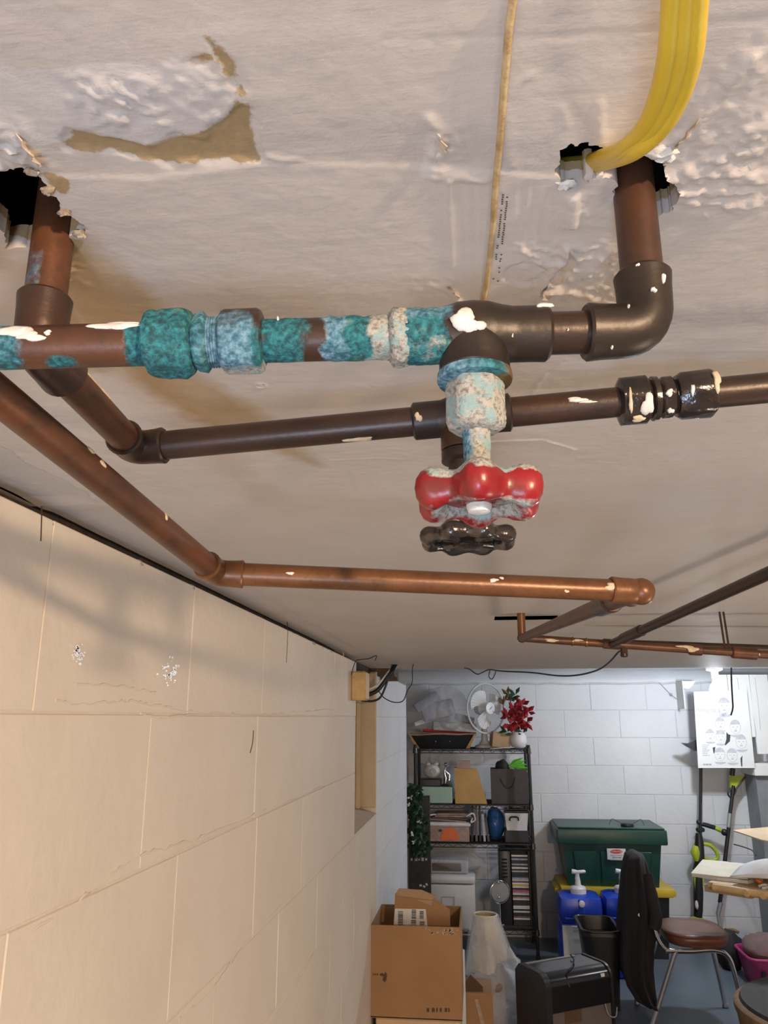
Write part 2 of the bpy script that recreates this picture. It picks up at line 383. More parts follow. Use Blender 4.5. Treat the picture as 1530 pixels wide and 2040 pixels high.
# ---- ceiling: dense relief near the camera, coarser beyond, holes round the risers
def pxl(pts, z=H): return np.array([[atz(x, y, z).x, atz(x, y, z).y] for x, y in pts])
def sdf(P, poly):
    x, y = P[:, 0], P[:, 1]; n = len(poly); d = np.full(len(P), 1e9); ins = np.zeros(len(P), bool)
    for i in range(n):
        a, b = poly[i], poly[(i + 1) % n]; e = b - a; w = P - a
        t = np.clip((w @ e) / (e @ e + 1e-18), 0, 1); q = w - t[:, None] * e; d = np.minimum(d, (q ** 2).sum(1))
        c = (a[1] > y) != (b[1] > y)
        ins ^= c & (x < (b[0] - a[0]) * (y - a[1]) / (b[1] - a[1] + 1e-18) + a[0])
    d = np.sqrt(d); return np.where(ins, d, -d)
def pdist(P, line):
    d = np.full(len(P), 1e9)
    for a, b in zip(line[:-1], line[1:]):
        e = b - a; w = P - a; t = np.clip((w @ e) / (e @ e + 1e-18), 0, 1); d = np.minimum(d, ((w - t[:, None] * e) ** 2).sum(1))
    return np.sqrt(d)
HOLE_L = pxl([(-120, 352), (0, 347), (30, 339), (62, 341), (95, 378), (130, 412), (166, 456), (152, 470), (112, 468), (90, 492), (10, 490), (0, 446), (-120, 436)])
HOLE_R = pxl([(1118, 302), (1140, 286), (1180, 283), (1230, 294), (1290, 280), (1320, 298), (1328, 320), (1342, 380), (1338, 425), (1240, 425), (1236, 352), (1170, 352), (1150, 366), (1124, 364), (1114, 338)])
TAN = [pxl(p) for p in ([(408, 72), (425, 78), (470, 122), (492, 185), (478, 190), (455, 150), (420, 110)], [(378, 122), (410, 100), (430, 115), (400, 128)],
       [(470, 198), (500, 205), (508, 250), (506, 285), (514, 318), (420, 322), (330, 330), (270, 312), (230, 300), (130, 298), (148, 262), (235, 275), (290, 290), (400, 268), (450, 236)],
       [(85, 340), (130, 352), (140, 390), (118, 385)], [(84, 470), (172, 476), (150, 500), (82, 520)])]
WASH = [pxl(p) for p in ([(84, 470), (175, 472), (240, 535), (300, 580), (360, 650), (300, 700), (420, 760), (560, 850), (640, 930), (420, 860), (270, 760), (150, 640), (82, 560)],
        [(90, 570), (140, 570), (180, 640), (240, 740), (160, 740)])]
WHT = [pxl(p) for p in ([(-40, 130), (100, 132), (260, 130), (390, 120), (470, 190), (440, 240), (300, 285), (150, 255), (60, 300), (-40, 300)], [(845, 300), (870, 290), (872, 352), (842, 345)])]
def fade(d, w): return np.exp(-(d / w) ** 2)
def relief(P):
    P3 = np.c_[P, np.zeros(len(P))]
    n1 = fbm(P3, 30, 3); n2 = fbm(P3, 110, 11); n3 = fbm(P3, 320, 23, 3)
    z = (n1 - .5) * 0.0008 + (n2 - .5) * 0.0004
    def ridge(px, w, h, k=1.0):
        return fade(pdist(P, pxl(px)) + (n2 - .5) * .004, w * .8) * h * .42 * np.clip(.45 + 1.6 * (n2 - .35), 0, 1.4)
    def rough(poly, amp, w=0.012):
        return np.clip(0.5 + sdf(P, pxl(poly)) / w, 0, 1) * ((n3 - .4) * .5 * amp + np.clip((n2 - .5) * 22, 0, 1) * amp * .30 + np.clip((n3 - .56) * 25, 0, 1) * amp * .18)
    for poly in TAN[:3]: z += np.clip(0.5 + (sdf(P, poly) + (n2 - .5) * .012) / 0.0016, 0, 1) * 0.0011           # paper lies deeper
    z -= rough([(150, 150), (300, 160), (320, 245), (200, 255), (140, 210)], 0.0034)
    z -= rough([(320, 120), (470, 130), (478, 210), (400, 250), (330, 200)], 0.0016)
    z -= rough([(-20, 240), (40, 250), (90, 330), (60, 345), (-20, 340)], 0.004)
    z -= np.clip(0.5 + sdf(P, pxl([(-100, 345), (300, 352), (520, 322), (860, 330), (1120, 352), (1330, 345), (1700, 330), (1700, 700), (-100, 700)])) / .002, 0, 1) * .0006
    for px, w, h in (([(765, 77), (1050, 74), (1180, 70), (1530, 35)], .0012, -.0012), ([(855, 235), (872, 265), (862, 300), (870, 345)], .003, .004), ([(870, 348), (930, 352), (965, 358)], .003, .004),
                     ([(1320, 300), (1370, 260), (1430, 190), (1500, 110)], .004, .004), ([(1330, 350), (1400, 330), (1460, 290), (1530, 240)], .005, .005), ([(1340, 390), (1400, 372), (1450, 330)], .004, .003),
                     ([(1040, 495), (1075, 510), (1085, 540)], .002, .004), ([(1130, 490), (1128, 515), (1105, 540), (1070, 580)], .0022, .006), ([(1240, 480), (1190, 520), (1160, 545)], .003, .004),
                     ([(1050, 590), (1100, 575), (1160, 585), (1210, 600)], .003, .005), ([(860, 565), (890, 570), (915, 595)], .0022, .005), ([(1015, 190), (1040, 160), (1060, 150)], .0018, .002),
                     ([(1070, 765), (1062, 785), (1090, 740), (1130, 715)], .0012, .002), ([(650, 917), (760, 912), (840, 917)], .001, .002), ([(970, 880), (1080, 876), (1145, 895)], .0018, .003),
                     ([(692, 940), (715, 1010), (742, 1082)], .0012, -.0015), ([(1000, 1010), (1005, 1080)], .001, .001), ([(140, 145), (143, 110), (138, 30)], .002, -.001), ([(255, 60), (262, 105)], .0015, -.001),
                     ([(530, 310), (560, 318), (600, 318)], .0018, .003), ([(1000, 205), (1020, 330)], .002, .002), ([(1194, 205), (1198, 285)], .002, .0025), ([(1120, 215), (1130, 250)], .002, .002)):
        z -= ridge(px, w, h)
    for poly, amp in (([(1330, 340), (1530, 200), (1530, 420), (1400, 430), (1330, 420)], .003), ([(1330, 290), (1420, 150), (1530, 60), (1530, 160), (1380, 300)], .002),
                      ([(1030, 480), (1250, 480), (1240, 620), (1040, 610)], .0025), ([(830, 555), (910, 550), (920, 600), (840, 600)], .002), ([(1120, 370), (1250, 380), (1250, 470), (1100, 440)], .0012), ([(855, 240), (930, 240), (950, 340), (860, 340)], .0015),
                      ([(85, 500), (140, 510), (165, 565), (110, 560)], .004)):
        z -= rough(poly, amp)
    comb = np.clip(0.5 + sdf(P, pxl([(895, 360), (965, 360), (965, 560), (900, 560)])) / .003, 0, 1) + np.clip(.5 + sdf(P, pxl([(1015, 370), (1110, 380), (1110, 490), (1015, 500)])) / .003, 0, 1)
    z += comb * np.maximum(0, np.sin(P[:, 0] * 2 * PI / .0052) - .2) * .0007
    z -= fade(pdist(P, pxl([(895, 358), (903, 560)])), .0012) * .0014
    z -= np.clip(.5 + sdf(P, pxl([(1128, 388), (1155, 385), (1152, 450), (1126, 452)])) / .0015, 0, 1) * .0018
    rad = np.hypot(P[:, 0] - pxl([(1045, 545)])[0][0], P[:, 1] - pxl([(1045, 545)])[0][1]); z += np.where(rad < .0105, .0018, 0)
    s = np.hypot(P[:, 0] - pxl([(520, 768)])[0][0], P[:, 1] - pxl([(520, 768)])[0][1]); z += np.where(s < .0022, .002, 0) - fade(s - .0035, .0012) * .0006
    # layers along the block wall
    z += np.where(P[:, 0] < -.385 + (n1 - .5) * .03, .0022, 0)
    return z * np.clip(np.abs(P[:, 1] - .75) / .03, 0, 1)
def grid_patch(xs, ys, fn_z, cut=()):
    X, Y = np.meshgrid(xs, ys); P = np.c_[X.ravel(), Y.ravel()]; nx, ny = len(xs), len(ys)
    step = xs[1] - xs[0]; S = None
    if cut:
        S = np.full(len(P), -1e9)
        n = (fbm(np.c_[P, P[:, :1] * 0], 150, 5, 3) - .5) * .010
        for poly in cut: S = np.maximum(S, sdf(P, poly))
        S = S + np.where(S > -.012, n, 0)
        G = S.reshape(ny, nx); gy, gx = np.gradient(G, step)
        gl = np.sqrt(gx ** 2 + gy ** 2) + 1e-9; k = np.abs(S) < step * 0.75
        P = P.copy(); P[k, 0] -= (S * gx.ravel() / gl.ravel())[k] * .9; P[k, 1] -= (S * gy.ravel() / gl.ravel())[k] * .9
    z = fn_z(P)
    idx = np.arange(nx * ny).reshape(ny, nx)
    F = np.c_[idx[:-1, :-1].ravel(), idx[1:, :-1].ravel(), idx[1:, 1:].ravel(), idx[:-1, 1:].ravel()]
    keep = np.ones(len(F), bool)
    if S is not None: keep = S[F].mean(1) <= 0
    return P, z, F, keep, nx, ny
def czf(Y):
    Y = np.asarray(Y, float)
    a = np.where(Y < 3.7, H, H + (Y - 3.7) / 2.2 * .14)
    t = np.clip((Y - 5.9) / .4, 0, 1); b = .36 - (.36 - .262) * (1 - np.sqrt(np.maximum(1 - t * t, 0)))
    return np.where(Y > 5.9, b, a)
PA, za, FA, keep, nx, ny = grid_patch(np.linspace(-.462, .4604, 660), np.linspace(.16, .75, 423), relief, (HOLE_L, HOLE_R))
y0, y1 = .16, .75
V = [np.c_[PA, ZC + H + za]]; FQ = [FA[keep]]
def mx(polys, P): return np.max([sdf(P, p) for p in polys], axis=0)
AT = {'tan': [np.clip(mx(TAN, PA), -.02, .02)], 'wash': [np.clip(mx(WASH, PA), -.05, .05)], 'wht': [np.clip(mx(WHT, PA), -.02, .02)]}
# broken rim of the holes: walls 12 mm up
idx = np.arange(len(FA)).reshape(ny - 1, nx - 1); KP = keep.reshape(ny - 1, nx - 1); rim = []
for (dy, dx, e) in ((0, 1, (3, 2)), (0, -1, (0, 1)), (1, 0, (1, 2)), (-1, 0, (0, 3))):
    sh = np.roll(KP, (-dy, -dx), (0, 1)); bnd = np.argwhere(KP & ~sh)
    for r, c in bnd:
        if 0 < r < ny - 2 and 0 < c < nx - 2: rim.append((FA[idx[r, c]][e[0]], FA[idx[r, c]][e[1]]))
nb = len(PA); used = sorted({v for e in rim for v in e}); mp = {v: nb + i for i, v in enumerate(used)}
rv = np.array([[PA[v][0], PA[v][1], ZC + H + .012] for v in used]); V.append(rv)
FQ.append(np.array([(a, b, mp[b], mp[a]) for a, b in rim]))
for k in AT: AT[k].append(np.full(len(used), .012 if k == 'tan' else -.05))
def add_patch(xs, ys, fn):
    P, z, F, kp, a, b = grid_patch(xs, ys, lambda q: q[:, 0] * 0)
    n = sum(len(v) for v in V)
    cx = P[F].mean(1); kp = np.array([fn(c) for c in cx])
    if ys[0] > .7 and ys[-1] < 2.7:
        w = np.clip((P[:, 1] - .75) / .03, 0, 1) * np.clip((2.6 - P[:, 1]) / .2, 0, 1); z = relief(P) * w
    V.append(np.c_[P, ZC + czf(P[:, 1]) + z]); FQ.append(F[kp] + n)
    AT['tan'].append(np.full(len(P), -.02)); AT['wash'].append(np.clip(mx(WASH, P), -.05, .05)); AT['wht'].append(np.full(len(P), -.02))
s0, s1 = atz(985, 1232, H), atz(1110, 1229, H); SLOT = (s0.x, s1.x, s0.y - .035, s0.y + .035)
add_patch(np.unique(np.r_[np.arange(-.462, 1.2, .009), SLOT[0], SLOT[1]]), np.unique(np.r_[np.arange(.75, 2.601, .008), 2.6, SLOT[2], SLOT[3]]),
          lambda c: not (SLOT[0] < c[0] < SLOT[1] and SLOT[2] < c[1] < SLOT[3]))
add_patch(np.r_[np.arange(1.19, XR + .1, .1)], np.arange(.7, 2.61, .1), lambda c: True)
add_patch(np.r_[-1.3, -.9, -.462, np.arange(-.3, XR + .2, .2)], np.arange(2.6, 5.71, .1), lambda c: True)
add_patch(np.r_[-.7, -.462, .4604, XR + .1], np.r_[YF, .16, .75], lambda c: not (c[1] > .16 and -.462 < c[0] < .4604))
ceil_o = struct(arr('ceiling', np.vstack(V), np.vstack(FQ), 'ceil', None, 60, {k: np.concatenate(v) for k, v in AT.items()}, origin=(0, 0, ZC + H)))
# the dark void over the ceiling: sub-floor and joists
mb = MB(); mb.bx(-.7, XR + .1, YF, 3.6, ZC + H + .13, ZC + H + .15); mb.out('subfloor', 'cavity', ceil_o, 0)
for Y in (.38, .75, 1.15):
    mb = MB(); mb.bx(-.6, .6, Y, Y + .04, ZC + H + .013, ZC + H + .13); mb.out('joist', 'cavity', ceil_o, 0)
mb = MB()
for i in range(40):                                                  # open mesh tape showing through the skim coat
    for cc in (0, 1):
        a = Vector((1011 - 19 * i / 39, 384 + 172 * i / 39, 0)); x = a.x - 9 + 9 * cc + random.uniform(-.6, .6)
        if random.random() < (0.12 if i < 20 else .5): continue
        p = atz(x, a.y, H); w = .00042; mb.add([(p.x - w, p.y - w * 1.3, p.z - .0012), (p.x + w, p.y - w * 1.3, p.z - .0012), (p.x + w, p.y + w * 1.3, p.z - .0012), (p.x - w, p.y + w * 1.3, p.z - .0012)], [(0, 1, 2, 3)])
mb.out('mesh_tape', 'brownwood', ceil_o, 0, 'stuff')
mb = MB(); mb.bx(SLOT[0] - .03, SLOT[1] + .03, SLOT[2] - .03, SLOT[3] + .03, ZC + H + .012, ZC + H + .03); mb.out('slot_board', 'brownwood', ceil_o, 0)
for (x, y, s) in ((1316, 296, .0042), (1326, 310, .0028), (1128, 364, .0028), (157, 462, .0026), (128, 420, .0022), (96, 376, .0026), (66, 338, .0026)):
    mb = MB(); p = atz(x, y, H); mb.ball(p - Vector((0, 0, .001)), (s * 1.3, s * .8, s * .7), 12, 8, .8, x); mb.out('plaster_crumb', 'splash' if x > 800 else 'plasteredge', ceil_o, 60)

cy_, cz_ = np.linspace(0, 1, 14), None
mb = MB(); xs_ = np.linspace(-1.3, XR + .1, 24); prof_ = [(5.68, float(czf(5.7)) - .002), (5.7, float(czf(5.7)) - .002)] + [(6.14 + (BY - 6.14) * math.sin(t * PI / 2), .262 + (float(czf(5.7)) + .004 - .262) * math.cos(t * PI / 2)) for t in cy_]
mb.add([(x, y, ZC + z) for y, z in prof_ for x in xs_], [(j * 24 + i, (j + 1) * 24 + i, (j + 1) * 24 + i + 1, j * 24 + i + 1) for j in range(len(prof_) - 1) for i in range(23)])
struct(mb.out('trim_3', 'whiteblock', None, 80))

for px, wd, dz in (([(1132, 488), (1130, 512), (1108, 538), (1092, 556)], 9, .006), ([(1242, 478), (1215, 500), (1186, 524)], 7, .004), ([(1100, 588), (1090, 576), (1098, 560)], 7, .004), ([(868, 262), (874, 280), (870, 296)], 7, .004), ([(885, 566), (900, 574), (914, 590)], 6, .004), ([(1345, 292), (1372, 262), (1398, 228)], 7, .004), ([(30, 262), (52, 292), (78, 322)], 10, .006)):
    c_ = curve_pts([atz(x, y, H) for x, y in px], 5); n_ = len(c_); vs = []
    for i, p in enumerate(c_):
        k = math.sin(PI * i / (n_ - 1)) ** .6 + .05; w_ = wd * .00019 * (1 + .3 * math.sin(i * 2.1)); d_ = (c_[min(i + 1, n_ - 1)] - c_[max(i - 1, 0)]).normalized(); sd = d_.cross(Vector((0, 0, 1)))
        vs += [p + Vector((0, 0, .0005)), p + sd * w_ * k - Vector((0, 0, dz * .55 * k)), p + sd * w_ * 2.1 * k - Vector((0, 0, dz * k)), p + sd * w_ * 2.0 * k - Vector((0, 0, dz * k + .0006)), p + sd * w_ * .8 * k - Vector((0, 0, dz * .55 * k + .0008)), p - sd * .0006]
    mb = MB(); mb.add(vs, [(i * 6 + j, (i + 1) * 6 + j, (i + 1) * 6 + (j + 1) % 6, i * 6 + (j + 1) % 6) for i in range(n_ - 1) for j in range(6)]); mb.out('plaster_flake', 'ceil', ceil_o, 50)

# ---- block wall along the near side, niche and rounded end
JZ = [.205, .005, -.193, -.413, -.60, -.80, -1.0, -1.2, -1.4, -1.55]
NY0, NY1 = 2.93, 3.57
mb = MB(); mb.bx(-.62, WX - .0013, YF, NY0, 0, ZC + .200); mb.bx(-.62, WX - .0013, NY1, 5.15, 0, ZC + .200); mb.bx(-.62, WX - .0013, NY0, NY1, 0, ZC - .413)
mb.bx(-1.3, -.5, 5.12, 5.2, 0, ZC + .4); mb.bx(-1.3, -1.2, 5.2, BY + .1, 0, ZC + .5)
wl = struct(mb.out('wall_left', 'mortar', None, 0))
bn = 0
for c in range(len(JZ) - 1):
    zt, zb = JZ[c], JZ[c + 1]; y = -.6 - (.22 if c % 2 else 0.0); rows = []
    offs = [1.045, 1.584, 1.884, 2.403, 2.93] if c == 1 else None
    ys = [.1, .58] + offs if offs else list(np.arange(.1 + (.22 if c % 2 == 0 else 0), 2.9, .43)) + [NY0]
    ys += [NY1, 3.85, 4.25, 4.65, 5.12]
    for a, b in zip(ys[:-1], ys[1:]):
        if a >= NY0 - .01 and b <= NY1 + .01 and c < 3: continue
        if zt < -.85 and a < 2.4: continue
        j = random.uniform(.0006, .0014); off = random.uniform(-.0008, .0006)
        mb = MB(); mb.bx(WX - .05, WX + off, a + j, b - j, ZC + zb + j, ZC + zt - j, .0014); mb.out('block', 'block' if a < NY1 - .05 else 'whiteblock', wl, 20)  # blocks past the niche whiter, cool light put into their colour
# rounded white end of the wall
mb = MB(); prof = [(WX - .06 + .06 * math.cos(t), 5.14 + .06 * math.sin(t)) for t in np.linspace(0, PI / 2, 8)]
mb.prism([(x, y, 0) for x, y in [(WX - .1, 5.12), (WX, 5.12)] + prof[1:] + [(WX - .1, 5.2)]], (0, 0, ZC + .22)); mb.out('rounded_corner', 'whiteblock', wl, 40)
# crumbling bead under the ceiling gap and a dark plate added to keep the gap in shade
mb = MB(); mb.bx(-.62, WX - .03, YF, 3.6, ZC + .195, ZC + .26); mb.out('dark_gap_plate', 'cavity', wl, 0)
for k in range(9):
    a, b = .45 + k * .27, .45 + (k + 1) * .27 - .004
    n = 24; pts = [Vector((WX - .006, a + (b - a) * i / n, ZC + .199)) for i in range(n + 1)]
    P = np.array([tuple(p) for p in pts]); w = fbm(P, 45, 9, 3)
    mb = MB(); mb.tube([p + Vector((0, 0, .006 * (q - .5))) for p, q in zip(pts, w)], [.0035 + .010 * max(0, q - .42) for q in w], 8); mb.out('mortar_bead', 'plasteredge', wl, 60)
for cx_, cy_, w_, h_ in ((155, 1303, 12, 22), (338, 1338, 20, 24)):          # flaked spots, their white glints put into the colour
    mb = MB(); rng = random.Random(cx_)
    for k in range(46):
        x, y = cx_ + rng.gauss(0, .5) * w_, cy_ + rng.gauss(0, .5) * h_; e = rng.uniform(.8, 3.2)
        mb.prism([atx(x + e * math.cos(t) * rng.uniform(.6, 1.2), y + e * math.sin(t) * rng.uniform(.6, 1.4), WX + .0003) for t in (0, 1.2, 2.5, 3.7, 5)], (.0006, 0, 0))
    mb.out('glint_flakes', 'flake', wl, 0, 'stuff')
def crack(px, r, mat='cavity', X=WX + .0002):
    mb = MB(); mb.tube(curve_pts([atx(x, y, X) for x, y in px], 4), r, 5); return mb.out('crack', mat, wl, 0)
for k, px in enumerate(([(110, 1396), (180, 1400), (250, 1397), (300, 1404), (385, 1418)], [(280, 1422), (330, 1430), (420, 1420), (520, 1424), (600, 1418), (690, 1412)], [(150, 1362), (260, 1370), (310, 1385)], [(30, 1875), (120, 1820), (190, 1770), (280, 1705), (400, 1668), (520, 1618), (600, 1585), (690, 1548)], [(355, 2035), (430, 1960), (500, 1865), (600, 1765), (690, 1682)], [(540, 2035), (600, 1945), (655, 1845), (712, 1768)]  )):
    c_ = curve_pts([atx(x, y, WX - .0006) for x, y in px], 14); w_ = fbm(np.array([tuple(p) for p in c_]), 60, 60 + k, 4)
    mb = MB(); mb.tube([p + Vector((0, 0, .012 * (q - .5))) for p, q in zip(c_, w_)], [.0009 + .0055 * max(0, q - .42) for q in w_], 7); mb.out('mortar_smear', 'block', wl, 70)
crack([(83, 1008), (82, 1045), (81, 1078)], .0008); crack([(505, 1455), (503, 1480), (498, 1500)], .0009); crack([(572, 1238), (573, 1260), (570, 1320)], .0011)
crack([(684, 1300), (686, 1350)], .0011, 'mortar')
# niche in the block wall: window_1
mb = MB(); mb.bx(-.60, WX - .085, NY0, NY1, ZC - .413, ZC + .2)
wn = struct(mb.out('window_1', 'beige', None, 0))
mb = MB(); mb.bx(WX - .085, WX - .002, NY1 - .02, NY1, ZC - .38, ZC + .2, .004); mb.out('reveal', 'beige', wn, 0)
mb = MB(); mb.bx(WX - .085, WX - .065, NY1 - .07, NY1 - .05, ZC - .38, ZC + .2, .003); mb.out('bead', 'beige', wn, 0)
mb = MB(); mb.prism([(WX - .085, NY0, ZC - .38), (WX - .085, NY0, ZC - .413), (WX, NY0, ZC - .413), (WX, NY0, ZC - .405)], (0, NY1 - NY0, 0)); mb.out('sloped_sill', 'mortar', wn, 0)
mb = MB(); mb.bx(-.6, -.36, 3.58, 3.70, ZC + .185, ZC + .225); struct(mb.out('trim_1', 'brownwood', None, 0))
mb = MB(); mb.bx(-.55, -.36, 3.70, 3.78, ZC + .17, ZC + .225); struct(mb.out('trim_2', 'brownwood', None, 0))

# ---- far wall of painted blocks
mb = MB(); mb.bx(-1.3, XR, BY + .0025, BY + .2, 0, ZC + .6)
wb = struct(mb.out('wall_back', 'whitemortar', None, 0))
zs = [.262 - .205 * i for i in range(9)] + [-1.55]
for c in range(9):
    x = -1.2 + (.21 if c % 2 else 0)
    while x < XR:
        j = random.uniform(.001, .002); off = random.uniform(-.0015, .001)
        x1 = min(x + .42, XR)
        mb = MB(); mb.bx(x + j, x1 - j, BY - off, BY + .05, ZC + zs[c + 1] + j, ZC + zs[c] - j, .0035); mb.out('block', 'whiteblock', wb, 20)
        x += .42
mb = MB(); mb.tube([(-1.1 + .08 * i, BY - .002, ZC + .262 + random.uniform(-.006, .004)) for i in range(54)], .008, 6); mb.out('plaster_lip', 'whitemortar', wb, 50)

# ================================================================ plumbing
UP = Vector((0, 0, 1))
def axial(name, A, B, prof, mat, parent, seg=28, nsub=None, hexa=None, disp=None, attrs=None, up=None, label=None, smooth=30):
    """Turned piece along A->B. prof: [(s, r)] with s in metres from A; hexa: rings whose section is a hexagon (bool list)."""
    A, B = Vector(A), Vector(B); d = (B - A).normalized(); u = Vector(up) if up else (UP if abs(d.z) < .9 else Vector((0, -1, 0)))
    e1 = (u - d * u.dot(d)).normalized(); e2 = d.cross(e1)
    S, R, HX = [], [], []
    for i in range(len(prof) - 1):
        (s0, r0), (s1, r1) = prof[i], prof[i + 1]; n = max(1, int(abs(s1 - s0) / nsub)) if nsub else 1
        for k in range(n):
            t = k / n; S.append(s0 + (s1 - s0) * t); R.append(r0 + (r1 - r0) * t); HX.append(1 if (hexa and hexa[i]) else 0)
    S.append(prof[-1][0]); R.append(prof[-1][1]); HX.append(1 if (hexa and hexa[-1]) else 0)
    S, R, HX = np.array(S), np.array(R), np.array(HX); th = np.arange(seg) * 2 * PI / seg
    hx = np.cos(PI / 6) / np.cos(((th + PI / 6) % (PI / 3)) - PI / 6)
    RR = R[:, None] * np.where(HX[:, None] > 0, np.minimum(hx / .93, 1.0)[None, :], 1.0)
    A_, d_, a1, a2 = (np.array(v) for v in (A, d, e1, e2))
    nrm = np.cos(th)[None, :, None] * a1 + np.sin(th)[None, :, None] * a2
    P = A_ + S[:, None, None] * d_ + RR[:, :, None] * nrm
    SS = np.repeat(S, seg); TH = np.tile(th, len(S)); P = P.reshape(-1, 3)
    if disp is not None: P = P + nrm.repeat(len(S), 0).reshape(-1, 3) * disp(P, SS, TH)[:, None]
    i, k = np.meshgrid(np.arange(len(S) - 1), np.arange(seg), indexing='ij'); k2 = (k + 1) % seg
    F = np.c_[(i * seg + k).ravel(), ((i + 1) * seg + k).ravel(), ((i + 1) * seg + k2).ravel(), (i * seg + k2).ravel()]
    n = len(P); P = np.vstack([P, A_ + S[0] * d_, A_ + S[-1] * d_]); L = (len(S) - 1) * seg
    faces = [tuple(f) for f in F] + [(n, q, (q + 1) % seg) for q in range(seg)] + [(n + 1, L + (q + 1) % seg, L + q) for q in range(seg)]
    at = {}
    for kk in ('vg', 'bl', 'cr', 'dk'):
        fn = (attrs or {}).get(kk)
        v = np.full(n, -1.0 if kk != 'dk' else 0.0) if fn is None else (fn(P[:n], SS, TH) if callable(fn) else np.full(n, float(fn)))
        at[kk] = np.r_[v, v[0], v[-1]]
    o = arr(name, P, faces, mat, parent, smooth, at)
    if label: o['label'] = label
    return o
def pipe(A, B, r, mat, parent, **kw): return axial('pipe', A, B, [(0, r), ((Vector(B) - Vector(A)).length, r)], mat, parent, nsub=kw.pop('nsub', .01), **kw)
def bent(name, pts, rs, mat, parent, seg=24, dk=0.0):
    mb = MB(); mb.tube(pts, rs, seg); o = mb.out(name, mat, parent, 40)
    o.data.attributes['dk'].data.foreach_set('value', np.full(len(o.data.vertices), dk, dtype=np.float32))
    return o
def elbow(C, d1, d2, mat, parent, R=.012, hub=.020, r=.0113, dk=0.0):
    """Fitting at corner C joining pipes that leave along d1 and d2."""
    d1, d2 = Vector(d1).normalized(), Vector(d2).normalized(); C = Vector(C)
    arc = []
    for k in range(9):
        t = k / 8; arc.append(C + d1 * R * (1 - t) ** 2 + d2 * R * t ** 2)
    pts = [C + d1 * (R + hub), C + d1 * (R + hub - .0012), C + d1 * (R + hub * .5)] + arc + [C + d2 * (R + hub * .5), C + d2 * (R + hub - .0012), C + d2 * (R + hub)]
    rs = [r - .0004, r + .0005, r] + [r - .0002] * 9 + [r, r + .0005, r - .0004]
    return bent('elbow', pts, rs, mat, parent, dk=dk)
def splash(A, B, s, th, ls, lth, r, parent, seed, mat='splash', h=.0009):
    """Irregular daub of paint that wraps round a pipe; s metres from A, th degrees round it."""
    A, B = Vector(A), Vector(B); d = (B - A).normalized(); e1 = (UP - d * UP.dot(d)).normalized() if abs(d.z) < .9 else Vector((0, -1, 0)); e2 = d.cross(e1)
    rng = random.Random(seed); n = 22; vs, fs = [], []
    ph = [rng.uniform(0, 6.28) for _ in range(3)]
    for q, (k, hh) in enumerate(((0.0, h), (.55, h), (.88, h * .75), (1.0, -.0002))):
        for i in range(n):
            a = 2 * PI * i / n; w = k * (1 + .22 * math.sin(2 * a + ph[0]) + .16 * math.sin(3 * a + ph[1]) + .10 * math.sin(5 * a + ph[2]) + rng.uniform(-.06, .06))
            t = math.radians(th + lth * w * math.sin(a)); vs.append(A + d * (s + ls * w * math.cos(a)) + (e1 * math.cos(t) + e2 * math.sin(t)) * (r + hh))
    for q in range(3):
        for i in range(n): j = (i + 1) % n; fs.append((q * n + i, q * n + j, (q + 1) * n + j, (q + 1) * n + i))
    mb = MB(); mb.add(vs, fs); return mb.out('paint_splash', mat, parent, 70)
r0 = .00875
# ---------- front run with the red-handled valve
A1, B1 = atd(-70, 695.5, .3105), atd(1290, 659, .3165)
L1 = (B1 - A1).length; D1 = (B1 - A1) / L1
def s1(x):                                                             # metres along the pipe under pixel column x
    lo, hi = 0.0, L1 * 1.3
    for _ in range(40):
        m = (lo + hi) / 2; p = A1 + D1 * m - O
        cx = p.x * math.cos(YAW) + p.y * math.sin(YAW); f = -p.x * math.sin(YAW) + p.y * math.cos(YAW)
        f = f * math.cos(PITCH) + p.z * math.sin(PITCH)
        if CX + FPX * cx / f < x: lo = m
        else: hi = m
    return lo
R1 = thing('copper_pipe_run', 'copper water pipe crusted blue-green, with union fitting and red-handled valve', 'pipe', (A1 + B1) / 2)
def band(a, b, w=.004, hi=1.0):
    a, b = s1(a), s1(b)
    def f(P, S, T):
        S = S + (fbm(P, 130, 77, 4) - .5) * .010
        return np.clip(np.minimum((S - a) / w, (b - S) / w), -1, hi)
    return f
def seg1(name, x0, x1, prof, mat, **kw):
    a, b = s1(x0), s1(x1); q = [((p[0]) * (b - a), p[1]) for p in prof]
    A = A1 + D1 * a
    for k, fn in list((kw.get('attrs') or {}).items()):
        if callable(fn): kw['attrs'][k] = (lambda f: (lambda P, S, T: f(P, S + a, T)))(fn)
    return axial(name, A, A1 + D1 * b, q, mat, R1, **kw)
def lump(amp, sc=260, seed=1, msk=None):
    def f(P, S, T):
        v = (fbm(P, sc, seed, 4) - .42) * 2 * amp
        return v * (np.clip(msk(P, S, T), 0, 1) if msk else 1)
    return f
vgm = lambda P, S, T: np.maximum(np.maximum(band(512, 606, .006)(P, S, T) * (.75 + .3 * np.sin(T * 2 + 1)), band(650, 830, .003)(P, S, T)), np.maximum(band(258, 320, .006)(P, S, T), band(-100, 40, .01, .15)(P, S, T) + .1))
vgm2 = lambda P, S, T: np.maximum(vgm(P, S, T), .62 - np.hypot((S - s1(132)) / .008, (T - 2.9) / .55) * .8)
